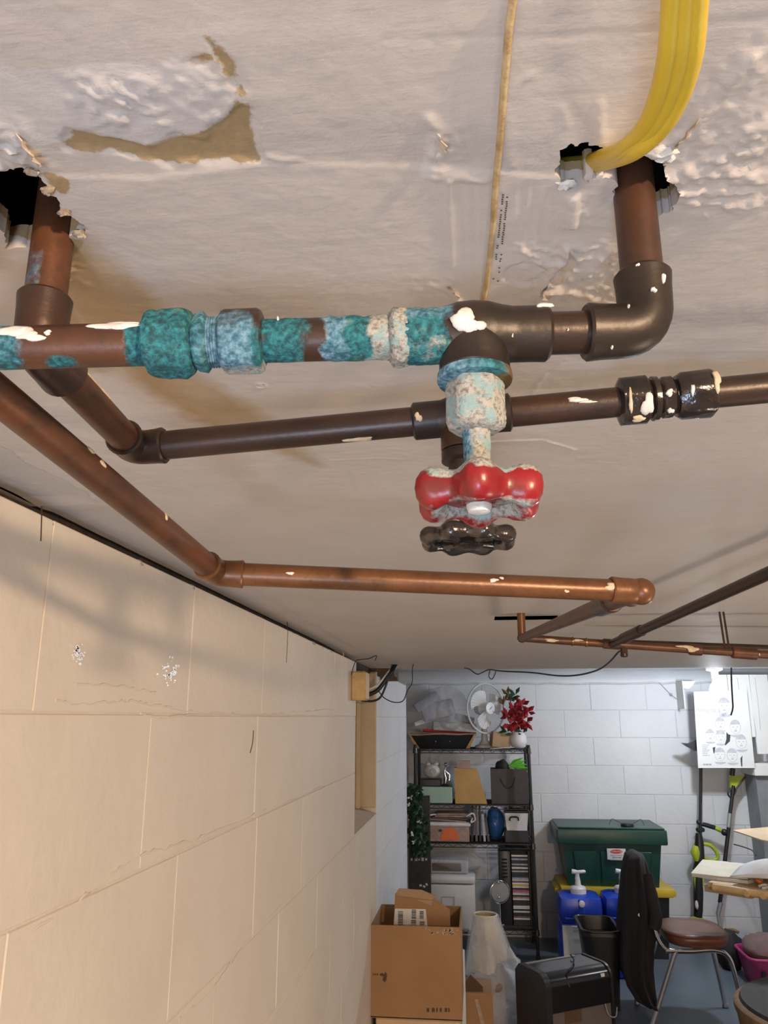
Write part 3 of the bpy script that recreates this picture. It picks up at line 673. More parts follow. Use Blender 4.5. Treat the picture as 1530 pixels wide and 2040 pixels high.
seg1('pipe', -70, 865, [(0, r0), (1, r0)], 'copper', seg=56, nsub=.0012, disp=lambda P, S, T: (fbm(P, 300, 4, 3) - .4) * .0022 * np.clip(band(654, 830, .003)(P, S + s1(-70), T), 0, 1) + (fbm(P, 300, 8, 3) - .4) * .0008 * np.clip(band(520, 600)(P, S + s1(-70), T), 0, 1),
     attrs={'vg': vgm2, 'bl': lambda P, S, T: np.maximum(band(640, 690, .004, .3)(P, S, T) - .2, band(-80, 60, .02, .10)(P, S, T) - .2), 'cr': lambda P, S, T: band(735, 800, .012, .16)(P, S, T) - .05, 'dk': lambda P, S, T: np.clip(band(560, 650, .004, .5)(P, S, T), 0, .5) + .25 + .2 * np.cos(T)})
nutp = [(0, .0098), (.04, .0122), (.2, .0136), (.8, .0138), (.95, .0124), (1, .0108)]
seg1('union_nut', 292, 388, nutp, 'copper_dark', seg=60, nsub=.0009, hexa=[0, 0, 1, 1, 0, 0], disp=lump(.0011, 230, 3), attrs={'vg': 1.0, 'cr': lambda P, S, T: band(350, 380, .006, .15)(P, S, T) - .42}, label='union nut buried in teal corrosion', smooth=50)
seg1('union_ring', 386, 418, [(0, .0096), (.25, .0115), (.75, .0122), (1, .0100)], 'copper_dark', seg=54, nsub=.0009, hexa=[0, 1, 1, 0], disp=lump(.0007, 260, 5), attrs={'vg': .7, 'bl': -.08}, smooth=50)
seg1('union_thread', 416, 446, [(0, .0095)] + [(k / 12, .0098 + .0006 * (k % 2)) for k in range(1, 12)] + [(1, .0096)], 'brassy', seg=40, nsub=None, attrs={'vg': .1, 'bl': .2})
seg1('union_nut', 440, 527, [(0, .0105), (.06, .0124), (.15, .0130), (.86, .0131), (.95, .0122), (1, .0098)], 'copper_dark', seg=60, nsub=.0012, hexa=[0, 1, 1, 1, 0, 0], disp=lump(.0003, 260, 6), attrs={'bl': lambda P, S, T: np.minimum(band(440, 505, .006, .14)(P, S, T), .1 + .7 * np.sin(T - 1.0)), 'vg': lambda P, S, T: .6 * np.sin(T - 1.2) - .25, 'cr': lambda P, S, T: .35 - np.abs(T - 3.5) * .8}, label='hexagonal union nut with pale blue bloom', smooth=40)
# globe valve on this run
V1 = A1 + D1 * s1(943)
seg1('crust_ring', 775, 812, [(0, .0092), (.2, .0112), (.7, .0116), (1, .0110)], 'copper_dark', seg=64, nsub=.0008, disp=lump(.0018, 330, 12), attrs={'cr': .2, 'vg': -.1, 'dk': .5}, label='ring of grey-white mineral crust', smooth=60)
tee = axial('valve', A1 + D1 * s1(800), A1 + D1 * s1(1092), [((s1(x) - s1(800)), r) for x, r in ((800, .0111), (840, .0114), (872, .0114), (890, .0122), (912, .0136), (943, .0141), (972, .0136), (998, .0122), (1020, .0114), (1060, .0114), (1085, .0116), (1092, .0104))], 'bronze', R1, seg=56, nsub=.0014,
            disp=lambda P, S, T: (fbm(P, 260, 14, 3) - .4) * .0016 * np.clip((s1(878) - s1(800) - S) / .004, 0, 1),
            attrs={'vg': lambda P, S, T: np.clip((s1(886) - s1(800) - S) / .006 + .25 * np.sin(3 * T), -1, .9), 'bl': lambda P, S, T: np.minimum(np.clip((s1(893) - s1(800) - S) / .010, -1, .2), 1.3 - T), 'cr': lambda P, S, T: np.where((T > 2.0) & (T < 4.2), np.clip((s1(870) - s1(800) - S) / .01, -1, -.15), -1)}, label='soldered bronze valve body, one end green')
DN = Vector((0, 0, -1))
def down(name, z0, prof, mat, parent, base=V1, **kw): return axial(name, base + DN * 0, base + DN * .1, prof, mat, parent, **kw)
down('valve_branch', 0, [(0, .0132), (.006, .0140), (.0125, .0142), (.0155, .0143), (.0165, .0146), (.018, .0137)], 'bronze', tee, seg=48, nsub=.002)
down('valve_flange', 0, [(.0168, .0137), (.0174, .0150), (.0200, .0152), (.0210, .0148), (.0214, .0110)], 'brassy', tee, seg=48, nsub=.001, attrs={'vg': lambda P, S, T: .75 * np.cos(T - .75) + .05, 'bl': lambda P, S, T: .5 * np.cos(T - .9) - .25}, label='brass flange ring, half of it turquoise')
down('valve_bonnet', 0, [(.0212, .0109), (.0225, .0115), (.0385, .0117), (.0405, .0110), (.0418, .0086), (.0424, .0055)], 'bronze', tee, seg=66, nsub=.0009, hexa=[1, 1, 1, 1, 0, 0], disp=lump(.0007, 420, 31), attrs={'cr': .62, 'bl': lambda P, S, T: .62 - S * 30 + .3 * np.cos(T - .6), 'vg': lambda P, S, T: .1 * np.cos(T - .6)}, label='hexagonal bonnet covered in pale mineral crust', smooth=45)
down('valve_stem', 0, [(.0418, .0052), (.0424, .0055), (.0500, .0054), (.0660, .0046)], 'bronze', tee, seg=36, nsub=.001, disp=lump(.0004, 500, 33), attrs={'bl': lambda P, S, T: .75 * np.cos(T - .5) + .1, 'cr': lambda P, S, T: .7 * np.cos(T - 5.0) + .1}, label='stem with blue-white crust')
def wheel_verts(c, lobes, rm, ra, tr, trz, phase, n=168, m=14, seed=0, namp=.0004):
    th = np.arange(n) * 2 * PI / n; P = []; cr = []
    lob = .5 + .5 * np.cos(lobes * (th - phase))
    for t, lb in zip(th, lob):
        rr = rm + ra * lb; k = tr * (.72 + .5 * lb)
        for j in range(m):
            a = 2 * PI * j / m; x = rr + k * math.cos(a); z = trz * (.8 + .32 * lb) * math.sin(a)
            P.append((c.x + x * math.cos(t), c.y + x * math.sin(t), c.z + z)); cr.append((math.sin(a), math.cos(a)))
    P = np.array(P); F = []
    for i in range(n):
        for j in range(m): i2, j2 = (i + 1) % n, (j + 1) % m; F.append((i * m + j, i2 * m + j, i2 * m + j2, i * m + j2))
    P += (fbm(P, 380, seed, 3)[:, None] - .5) * namp
    return P, np.array(F), np.array(cr)
WC = V1 + DN * .0680
P, F, cr = wheel_verts(WC, 6, .0165, .0040, .0053, .0074, PI / 2, seed=3, namp=.0010)
nz = fbm(P, 160, 41, 3)
crust = np.where(cr[:, 0] > .3, (cr[:, 0] - .50) * 1.9 + (nz - .5) * 2.6, -1) * 1.0
crust = np.maximum(crust, (-cr[:, 1] * .9 - .5) + (nz - .5) * 1.4)
crust = np.maximum(crust, (-cr[:, 0] - .98) * 1.6 + (nz - .5))
hw = arr('hand_wheel', P, F, 'red', tee, 60, {'vg': np.full(len(P), -1.), 'bl': np.full(len(P), -1.), 'cr': np.clip(crust, -1, .6), 'dk': np.clip((nz - .56) * 4, 0, .7)}); hw['label'] = 'chipped red enamelled hand wheel with six lobes'
down('wheel_web', 0, [(.0648, .0055), (.0655, .0168), (.0690, .0168), (.0705, .0120), (.0700, .0070), (.0718, .0062), (.0722, .003)], 'red', tee, seg=48, nsub=.0012, disp=lump(.0006, 300, 51), attrs={'cr': -.02, 'dk': .55}, label='rusty crusted web of the wheel')
down('wheel_nut', 0, [(.0700, .0048), (.0730, .0050), (.0750, .0042), (.0755, .002)], 'splash', tee, seg=18, hexa=[1, 1, 0, 0], label='cream paint-clogged wheel nut')
# elbow and riser at the far end of that run
RT = Vector((B1.x, B1.y, ZC + H + .10))
pipe(A1 + D1 * s1(1080), B1 - D1 * .012, r0, 'copper_dark', R1, seg=32, attrs={'dk': .35})
elbow(B1, -D1, UP, 'bronze', R1, .0125, .0135, .0114)
pipe(B1 + UP * .012, RT, r0 * 1.0, 'copper', R1, seg=32, attrs={'dk': lambda P, S, T: np.clip(1.1 - S / .022, .32, .7)})
# paint on it
def sp1(x, th, ls, lth, seed, r=r0, mat='splash', h=.0009): return splash(A1, B1, s1(x), th, ls, lth, r, R1, seed, mat, h)
sp1(50, 72, .0075, 22, 1); sp1(78, 88, .0055, 14, 2); sp1(238, 62, .0085, 13, 3); sp1(252, 52, .0060, 9, 4); sp1(112, 80, .0014, 7, 5)
sp1(918, 92, .0058, 19, 6, .0137, h=.0014); sp1(935, 103, .0040, 11, 7, .0140, h=.0012); sp1(1080, 45, .0028, 10, 8, .0116)
for x, th, l in ((1240, 60, .0006), (1205, 150, .0005), (1120, 110, .0004), (560, 70, .0005), (1010, 120, .0004)): sp1(x, th, l, 3.5, x, r0 if x < 1150 and x > 1095 else .0114)
SPR = (B1, RT)
for z, th, l, w in ((.018, 30, .0018, 5), (.012, 5, .0010, 6), (.024, -20, .0007, 4)): splash(B1, RT, z, th, l, w, .0114, R1, int(z * 1e4))

# ---------- second run: riser, bend, black-handled valve, coupling
P2K, P2E = atd(268, 893, .472), atd(1640, 762, .438)
RL = Vector((-.193, .300, 0)); RLz = ZC + .163
C20 = Vector((RL.x, RL.y, RLz))
R2 = thing('copper_pipe_run', 'dark copper pipe run with small black-handled valve, passing behind the red valve', 'pipe', (P2K + P2E) / 2)
r2 = .0088
D20 = (P2K - C20).normalized(); D2 = (P2E - P2K).normalized()
pipe(C20 + UP * .012, Vector((RL.x, RL.y, ZC + H + .11)), .0094, 'copper', R2, seg=32, attrs={'bl': lambda P, S, T: np.minimum(.1 - S * 8, np.cos(T - 5.4) - .6)})
elbow(C20, UP, D20, 'copper_dark', R2, .0115, .015, .0118)
pipe(C20 + D20 * .01, P2K - D20 * .006, r2, 'copper', R2, seg=32)
elbow(P2K, -D20, D2, 'copper_dark', R2, .009, .0105, .0107, .25)
pipe(P2K + D2 * .006, P2E + D2 * .40, r2, 'copper_dark', R2, seg=32, attrs={'dk': .25})
L2 = (P2E - P2K).length
def s2(x):
    lo, hi = -.02, L2 * 1.2
    for _ in range(40):
        m = (lo + hi) / 2; p = P2K + D2 * m - O
        cx = p.x * math.cos(YAW) + p.y * math.sin(YAW); f = -p.x * math.sin(YAW) + p.y * math.cos(YAW); f = f * math.cos(PITCH) + p.z * math.sin(PITCH)
        if CX + FPX * cx / f < x: lo = m
        else: hi = m
    return lo
V2 = P2K + D2 * s2(925)
def seg2(name, x0, x1, prof, mat, par=None, **kw):
    a, b = s2(x0), s2(x1); return axial(name, P2K + D2 * a, P2K + D2 * b, [(p[0] * (b - a), p[1]) for p in prof], mat, par or R2, **kw)
t2 = seg2('valve', 822, 1018, [(0, .0098), (.02, .0112), (.30, .0112), (.42, .0135), (.5, .0142), (.6, .0135), (.72, .0112), (.92, .0112), (.98, .0114), (1, .0098)], 'bronze', seg=36, nsub=.003, attrs={'dk': .3}, label='dark valve body')
def down2(name, prof, mat, **kw): return axial(name, V2, V2 + DN * .1, prof, mat, t2, **kw)
down2('valve_branch', [(0, .013), (.012, .0142), (.020, .0142), (.0215, .0138)], 'copper_dark', seg=36)
down2('valve_bonnet', [(.0212, .0128), (.0225, .0140), (.028, .0140), (.029, .0100), (.044, .0100), (.046, .008)], 'bronze', seg=36, hexa=[0, 0, 0, 1, 1, 0])
down2('valve_stem', [(.045, .005), (.075, .0045)], 'blackenamel', seg=16)
WC2 = V2 + DN * .074
P, F, cr = wheel_verts(WC2, 8, .0212, .0026, .0040, .0048, PI / 8, seed=9, namp=.0002)
hw2 = arr('hand_wheel', P, F, 'blackenamel', t2, 60); hw2['label'] = 'glossy black scalloped hand wheel'
for k in range(4):
    a = PI / 4 + k * PI / 2; d = Vector((math.cos(a), math.sin(a), 0))
    mb = MB(); mb.tube([WC2 + d * .004 - UP * .002, WC2 + d * .012 - UP * .001, WC2 + d * .022], [.0035, .0028, .0034], 8); mb.out('spoke', 'blackenamel', t2, 50)
mb = MB(); mb.lathe([(.003, -.006), (.0085, -.005), (.009, .002), (.005, .006)], WC2, 18); mb.out('wheel_hub', 'blackenamel', t2, 40)
for nm, x0, x1, pr, hx in (('coupling_nut', 1230, 1292, [(0, .0105), (.08, .0140), (.9, .0142), (1, .012)], [1, 1, 1, 0]), ('coupling_nut', 1292, 1312, [(0, .0108), (.3, .0130), (.8, .0128), (1, .0100)], [0, 0, 0, 0]), ('coupling_body', 1310, 1348, [(0, .0098), (.25, .0122), (.7, .0122), (.85, .0100), (1, .0098)], [0, 1, 1, 0, 0]), ('coupling_nut', 1346, 1420, [(0, .0118), (.15, .0138), (.9, .0142), (.97, .0135), (1, .0100)], [0, 1, 1, 1, 0])):
    seg2(nm, x0, x1, pr, 'blackenamel', seg=36, hexa=hx)
def sp2(x, th, ls, lth, seed, r=r2, mat='splash'): return splash(P2K, P2E, s2(x), th, ls, lth, r, R2, seed, mat)
sp2(715, 168, .0075, 13, 21, mat='cream'); sp2(1145, 88, .0055, 10, 22); sp2(1165, 100, .005, 5, 23)
sp2(1245, 112, .0012, 26, 24, .0143, 'cream'); sp2(1278, 125, .003, 30, 25, .0143); sp2(1262, 160, .004, 9, 26, .0142, 'cream'); sp2(1322, 100, .0022, 9, 27, .0124); sp2(1325, 150, .0018, 8, 28, .0124)
sp2(1365, 100, .0012, 12, 29, .0143); sp2(1415, 80, .002, 28, 30, .0140, 'cream'); sp2(835, 100, .002, 14, 31, .0113, 'cream')
for s, th, l, w, sd in ((.035, 25, .013, 10, 41), (.050, 30, .015, 12, 42), (.060, 36, .013, 9, 43), (.045, 20, .010, 8, 44)): splash(C20, P2K, s, th, l, w, r2, R2, sd, 'cream')

# ---------- third run: along the wall, across the room and back to the far ceiling
P3A, P3E, P3R = atd(-60, 742, .332), atd(432, 1142, .588), atd(1268, 1178, .612)
P4E = atd(1040, 1271, 1.66); P5R = atd(1640, 1312, 1.60)
R3 = thing('copper_pipe_run', 'long brown copper pipe run hugging block wall, then crossing ceiling to far bulb', 'pipe', (P3E + P3R) / 2)
D3, D3b, D4 = (P3E - P3A).normalized(), (P3R - P3E).normalized(), (P4E - P3R).normalized(); D5 = (P5R - P4E).normalized()
r3 = .0088
def soot(P, S, T): return np.clip(.85 - np.abs(S - .205) / .016, 0, .8) + np.where(S > .2, 0, .0)
pipe(P3A, P3E - D3 * .006, r3, 'copper', R3, seg=32, attrs={'dk': lambda P, S, T: np.clip(.8 - np.abs(S - (atd(205, 945, .43) - P3A).length) / .010, 0, .75)})
elbow(P3E, -D3, D3b, 'copper_warm', R3, .008, .0125, .0104)
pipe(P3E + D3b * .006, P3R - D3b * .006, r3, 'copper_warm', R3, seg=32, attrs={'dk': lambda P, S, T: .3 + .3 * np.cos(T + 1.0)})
elbow(P3R, -D3b, D4, 'copper_warm', R3, .009, .0125, .0105)
mb = MB(); mb.ball(P3R + D3b * .004, .0108, 16, 12); mb.out('cap', 'copper_warm', R3, 60)
pipe(P3R + D4 * .006, P4E, r3 * .95, 'copper', R3, seg=24, attrs={'dk': .15})
m4 = P3R.lerp(P4E, .09); axial('coupling', m4, m4 + D4 * .06, [(0, .0092), (.002, .0106), (.058, .0106), (.06, .0092)], 'copper_dark', R3)
pipe(P4E, Vector((P4E.x, P4E.y, ZC + H + .02)), r3, 'copper_warm', R3, seg=20)
mb = MB(); mb.ball(P4E, .0105, 14, 10); mb.out('elbow', 'copper', R3, 60)
pipe(P4E, P5R + D5 * .9, r3 * .95, 'copper', R3, seg=20)
pipe(P3A - D3 * .22, P3A, r3, 'copper', R3, seg=24)
pipe(A1 - D1 * .24, A1, r0, 'copper', R1, seg=24)
def p5(x):
    return P4E.lerp(P5R, (x - 1040) / 600.0)
for x0, x1, rr in ((1142, 1145, .0098), (1170, 1173, .0098)): axial('solder_ring', p5(x0), p5(x1), [(0, rr), ((p5(x1) - p5(x0)).length, rr)], 'brassy', R3)
for x0, x1, rr in ((1205, 1240, .0108), (1378, 1404, .0118), (1462, 1512, .0125)): axial('coupling', p5(x0), p5(x1), [(0, rr * .85), (.002, rr), ((p5(x1) - p5(x0)).length - .002, rr), ((p5(x1) - p5(x0)).length, rr * .85)], 'copper', R3, seg=20)
T6 = p5(1222); P6A = atd(1640, 1093, .88); pipe(P6A + (P6A - T6) * .5, T6, r3, 'copper_dark', R3, seg=24, attrs={'dk': .4})
m6 = T6.lerp(P6A, .10); m7 = T6.lerp(P6A, .24); axial('coupling', m6, m7, [(0, .009), (.002, .0108), ((m7 - m6).length - .002, .0108), ((m7 - m6).length, .009)], 'copper_dark', R3)
P7A, P7B = atd(1230, 1281, 1.86), atd(1640, 1296, 1.86); pipe(P7A, P7B + (P7B - P7A) * 1.5, r3, 'copper_dark', R3, seg=20, attrs={'dk': .4})
mb = MB(); q = p5(1247); mb.tube([q, q - UP * .018], .0075, 10); mb.lathe([(.004, -.026), (.008, -.024), (.008, -.018), (.005, -.016)], q, 12); mb.out('drain_cock', 'copper_dark', R3)
for x in (1450, 1458):
    mb = MB(); q = p5(x); mb.tube([q + UP * .004, Vector((q.x, q.y + .01, ZC + H))], .0022, 6); mb.out('hanger_wire', 'copper_dark', R3)
def dab(A, B, s, th, ls, lth, r, sd, mat='cream'): splash(A, B, s, th, ls, lth, r, R3, sd, mat)
L3 = (P3E - P3A).length
dab(P3A, P3E, L3 * .30, 60, .003, 9, r3, 51); dab(P3A, P3E, L3 * .34, 75, .003, 9, r3, 52); dab(P3A, P3E, L3 * .62, 70, .0012, 16, r3, 53)
L3b = (P3R - P3E).length
for fx, th, l, w, mt in ((.17, 85, .0026, 9, 'splash'), (.645, 75, .0035, 10, 'splash'), (.665, 60, .0018, 6, 'splash'), (.82, 115, .0018, 8, 'cream'), (.02, 40, .002, 12, 'cream'), (.93, 80, .006, 18, 'cream')): dab(P3E, P3R, L3b * fx, th, l, w, r3, int(fx * 997), mt)
L4 = (P4E - P3R).length
for fx, th, l, w in ((.30, 95, .012, 16), (.22, 70, .010, 14), (.5, 60, .012, 12)): dab(P3R, P4E, L4 * fx, th, l, w, r3 * .95, int(fx * 555))
L5 = (P5R - P4E).length
for fx, th, l, w in ((.10, 100, .016, 22), (.19, 70, .012, 16), (.29, 70, .010, 30), (.55, 70, .016, 20), (.57, 95, .010, 30), (.78, 95, .009, 25)): dab(P4E, P5R, L5 * fx, th, l, w, r3 * .95 if not .53 < fx < .6 else .0118, int(fx * 777))
L6 = (T6 - P6A).length
for fx, th, l in ((.2, 80, .006), (.42, 100, .006), (.62, 60, .008), (.74, 95, .008)): dab(P6A, T6, L6 * fx, th, l, 12, r3, int(fx * 313))

# ---------- cables and wires at the ceiling
def cable(name, px, r, mat, label, cat, group=None, seg=8, n=8):
    mb = MB(); mb.tube(curve_pts(px, n), r, seg); return tag(mb.out(name, mat, None, 60), label, cat, group)
for k, (dx, lab) in enumerate(((3, 'yellow cable on the inner side of the triple bundle by the riser hole'), (30, 'yellow cable in the middle of the triple bundle by the riser hole'), (55, 'yellow cable on the outer side of the triple bundle by the riser hole'))):
    pts = [atz(1338 + dx, -60, H - .035), atz(1334 + dx, 20, H - .034), atz(1326 + dx, 110, H - .033), atz(1308 + dx * .9, 190, H - .031), atz(1280 + dx * .72, 255, H - .028 - .001 * k), atz(1238 + dx * .5, 296 + k * 3, H - .020 - .003 * k), atz(1198 + dx * .2, 312 + k * 6, H - .004), atz(1165, 322 + k * 6, H + .014), atz(1120, 326 + k * 6, H + .03)]
    cable('yellow_cable', pts, .0029, 'yellow', lab, 'cable', 'yellow cables by the riser hole', 14)
wp = [(1030, -30), (1022, 0), (1014, 60), (1008, 130), (1002, 200), (996, 280), (990, 340), (985, 400), (982, 450), (976, 510), (970, 560), (964, 600), (955, 680)]
cable('bell_wire', [atz(x, y, H - .0012) for x, y in wp], .0014, 'oldwire', 'thin old wire caked with cream paint, stapled flat along the ceiling', 'wire', None, 8, 5)
Yc = 3.3
for nm, px, r, mt, lab in (('black_cable', [(722, 1384), (745, 1378), (762, 1362), (778, 1336), (786, 1322)], .006, 'blackwire', 'black cable from the tan junction box, topmost of its bunch'),
        ('black_cable', [(722, 1388), (750, 1377), (768, 1356), (783, 1336), (790, 1322)], .008, 'blackwire', 'thick black cable from the tan junction box'),
        ('black_cable', [(720, 1395), (740, 1397), (757, 1390), (768, 1368), (775, 1345), (782, 1324)], .0045, 'blackwire', 'black cable sagging lowest below the tan junction box'),
        ('white_cable', [(724, 1378), (750, 1366), (765, 1350), (776, 1336), (784, 1324)], .005, 'whitewire', 'white cable among the black ones at the tan junction box'),
        ('thin_wire', [(752, 1373), (765, 1390), (785, 1399), (803, 1396), (812, 1375), (821, 1360), (822, 1330), (828, 1318), (845, 1306)], .0022, 'blackwire', 'thin black wire looping down beside the white wall end')):
    cable(nm, [aty(x, y, Yc if i < len(px) - 1 else Yc + .04) for i, (x, y) in enumerate(px)], r, mt, lab, 'cable')
wp = [(925, 1320), (935, 1333), (950, 1343), (962, 1339), (975, 1334), (1000, 1337), (1060, 1340), (1110, 1346), (1150, 1345), (1190, 1335), (1215, 1318), (1232, 1299), (1245, 1293)]
cable('thin_wire', [Vector((q.x, q.y, min(q.z, ZC + H - .006))) for q in (aty(x, y, 3.5 - 1.75 * i / 12) for i, (x, y) in enumerate(wp))], .0024, 'blackwire', 'thin black wire drooping under the far ceiling to the drain cock', 'wire', None, 6, 5)
cable('thin_wire', [aty(x, y, 3.2) for x, y in ((976, 1335), (974, 1348), (980, 1353), (986, 1343), (988, 1335))], .002, 'blackwire', 'small loop of black wire hanging under the far ceiling', 'wire', None, 6, 5)
cable('thin_wire', [aty(x, y, 2.75) for x, y in ((700, 1345), (708, 1318), (718, 1314), (735, 1312), (750, 1306), (747, 1316))], .0016, 'blackwire', 'short crooked wire at the top corner of the block wall', 'wire', None, 6, 4)
cable('drop_cable', [aty(x, y, 4.4) for x, y in ((1457, 1302), (1457, 1350), (1459, 1390), (1460, 1410), (1456, 1425))], .0042, 'blackwire', 'black cord hanging straight down from the pipes before the poster', 'cord', None, 6, 4)
# junction box on the wall end
jb = thing('junction_box', 'tan junction box fixed at the top of the block wall above the niche', 'box', (WX, 2.9, ZC + .06))
a, b = atx(701, 1342, WX), atx(722, 1397, WX)
x0, x1, z0, z1 = fb(697, 1340, 722, 1396, 2.9)
mb = MB(); mb.bx(WX + .0, WX + .055, 2.80, 2.90, z0, z1, .006); mb.out('body', 'tanbox', jb)
mb = MB(); mb.bx(WX + .004, WX + .05, 2.90, 2.91, z0 + .012, z1 - .04, .002); mb.out('cover', 'whitewire', jb)

# ================================================================ bulb
lb = thing('light_bulb', 'bare lit bulb hanging in front of the poster', 'lamp', (BULB[0], BULB[1], ZC + BULB[2]))
cz = float(czf(BULB[1])); c = Vector((BULB[0], BULB[1], ZC))
mb = MB(); mb.lathe([(.003, cz - .002), (.05, cz - .004), (.05, cz - .02), (.022, cz - .03), (.02, cz - .07)], c, 20); mb.out('socket', 'white', lb)
mb = MB(); mb.lathe([(.013, cz - .070), (.018, BULB[2] + .04), (.034, BULB[2] + .018), (.041, BULB[2] - .006), (.036, BULB[2] - .030), (.018, BULB[2] - .046), (.002, BULB[2] - .05)], c, 24); mb.out('bulb', 'bulb', lb, 80)


# ================================================================ things in the far part of the room
def F(x, y, Y): return aty(x, y, Y)
def boxthing(name, mat, x0, y0, x1, y1, Y, dep, zb=None, bev=.004, parent=None, top=None):
    X0, X1, Z0, Z1 = fb(x0, y0, x1, y1, Y)
    if zb is not None: Z0 = zb
    if top is not None: Z1 = top
    mb = MB(); mb.bx(X0, X1, Y, Y + dep, Z0, Z1, bev); return mb.out(name, mat, parent)
def text(name, body, size, loc, mat, parent, rot=(PI / 2, 0, 0), ext=.0006):
    c = bpy.data.curves.new(name, 'FONT'); c.body = body; c.size = size; c.align_x = 'CENTER'; c.align_y = 'CENTER'; c.extrude = ext
    t = bpy.data.objects.new(name, c); COL.objects.link(t); dg = bpy.context.evaluated_depsgraph_get()
    me = bpy.data.meshes.new_from_object(t.evaluated_get(dg)); bpy.data.objects.remove(t)
    o = bpy.data.objects.new(name, me); me.materials.append(M[mat]); COL.objects.link(o)
    o.parent = parent; o.location = Vector(loc) - ORG[parent.name]; o.rotation_euler = rot; ORG[o.name] = ORG[parent.name]; return o

# ---- wire shelf rack
SY0, SY1 = 5.78, 6.16
rk = thing('shelf_rack', 'black wire shelf rack against the white block wall', 'shelf', (-.01, 5.97, 0))
XL, XRk = F(828, 1560, SY0).x, F(1056, 1560, SY0).x
SZ = [F(940, y, SY0).z for y in (1492, 1603, 1680, 1850)]
TOPZ = F(1054, 1484, SY0).z
for X in (XL, XRk):
    for Y in (SY0, SY1):
        mb = MB(); mb.tube([(X, Y, .004), (X, Y, TOPZ)], .012, 10); p = mb.out('post', 'blackmetal', rk)
        mb = MB(); mb.lathe([(.004, 0), (.016, .004), (.016, .012), (.010, .02)], (X, Y, 0), 10); mb.out('foot', 'black', p)
for z in SZ:
    for k in range(2):                                                # front and rear double rails
        Y = (SY0, SY1)[k]; mb = MB(); mb.tube([(XL, Y, z - .003), (XRk, Y, z - .003)], .004, 6); mb.tube([(XL, Y, z - .028), (XRk, Y, z - .028)], .003, 6)
        n = 22; mb.tube([(XL + (XRk - XL) * i / n, Y, z - .003 - (.024 if i % 2 else 0)) for i in range(n + 1)], .002, 5); mb.out('shelf_rail', 'blackmetal', rk)
    mb = MB()
    for i in range(15): Y = SY0 + (SY1 - SY0) * i / 14; mb.tube([(XL, Y, z - .003), (XRk, Y, z - .003)], .0024, 5)
    for X in (XL, (XL + XRk) / 2, XRk): mb.tube([(X, SY0, z - .006), (X, SY1, z - .006)], .004, 5)
    mb.out('wire_shelf', 'blackmetal', rk)
    for X in (XL, XRk):
        for Y in (SY0, SY1): mb = MB(); mb.lathe([(.012, -.032), (.018, -.03), (.015, .006), (.012, .008)], (X, Y, z), 10); mb.out('collar', 'black', rk)

# ---- top shelf
z0 = SZ[0]
tr = thing('storage_tray', 'black tray with torn tan rim under the plastic bag', 'tray', (F(880, 1480, 5.9).x, 5.95, z0))
X0, X1, _, zt = fb(815, 1463, 948, 1495, 5.84)
mb = MB(); i = .045
P = [(X0 + i, 5.86, z0), (X1 - i, 5.86, z0), (X1 - i, 6.1, z0), (X0 + i, 6.1, z0)]; Q = [(X0, 5.82, zt), (X1, 5.82, zt), (X1, 6.14, zt), (X0, 6.14, zt)]
mb.add(P + Q, [(0, 3, 2, 1), (0, 1, 5, 4), (1, 2, 6, 5), (2, 3, 7, 6), (3, 0, 4, 7)]); mb.out('shell', 'black', tr, 0)
mb = MB()
for a, b in ((0, 1), (1, 2), (2, 3), (3, 0)): mb.tube([Vector(Q[a]).lerp(Vector(Q[b]), k / 8) + Vector((0, 0, random.uniform(-.006, .004))) for k in range(9)], [random.uniform(.003, .008) for _ in range(9)], 6)
mb.out('torn_rim', 'cardin', tr, 50)
for X, ii in ((X0, 1), (X1, -1)):
    mb = MB(); mb.prism([(X, 5.815, zt), (X + ii * i, 5.855, z0), (X + ii * (i + .03), 5.855, z0), (X + ii * .012, 5.815, zt)], (0, -.003, 0)); mb.out('torn_edge', 'oak', tr, 0)
for x in (868, 896): mb = MB(); mb.ball(F(x, 1477, 5.832), .006, 8, 6); mb.out('rivet', 'silver', tr)
bag = thing('plastic_bag', 'bulging clear plastic bag of pale packets on the top shelf', 'bag', (F(880, 1440, 5.95).x, 5.97, zt))
def R3d(ax, ay, az): return Matrix.Rotation(az, 3, 'Z') @ Matrix.Rotation(ay, 3, 'Y') @ Matrix.Rotation(ax, 3, 'X')
for k, (x, y, w, h, a, mt) in enumerate(((850, 1398, .20, .07, -.55, 'packblue'), (872, 1415, .24, .12, -.25, 'packblue'), (858, 1432, .26, .035, -.32, 'white'), (905, 1448, .32, .065, .06, 'lightgrey'), (890, 1457, .36, .02, .05, 'redprint'), (925, 1432, .14, .05, .25, 'packblue'))):
    mb = MB(); mb.box(F(x, y, 5.92 + .012 * k), (w, .12, h), .012, R3d(0, a, .1)); mb.out('packet', mt, bag)
mb = MB(); mb.ball(F(870, 1415, 5.96), (.25, .13, .155), 28, 16, .22, 4, R3d(0, -.35, 0)); mb.out('bag_film', 'film', bag, 60)
mb = MB(); mb.ball(F(900, 1440, 5.97), (.10, .12, .07), 22, 12, .3, 8); mb.out('bag_film', 'film', bag, 60)
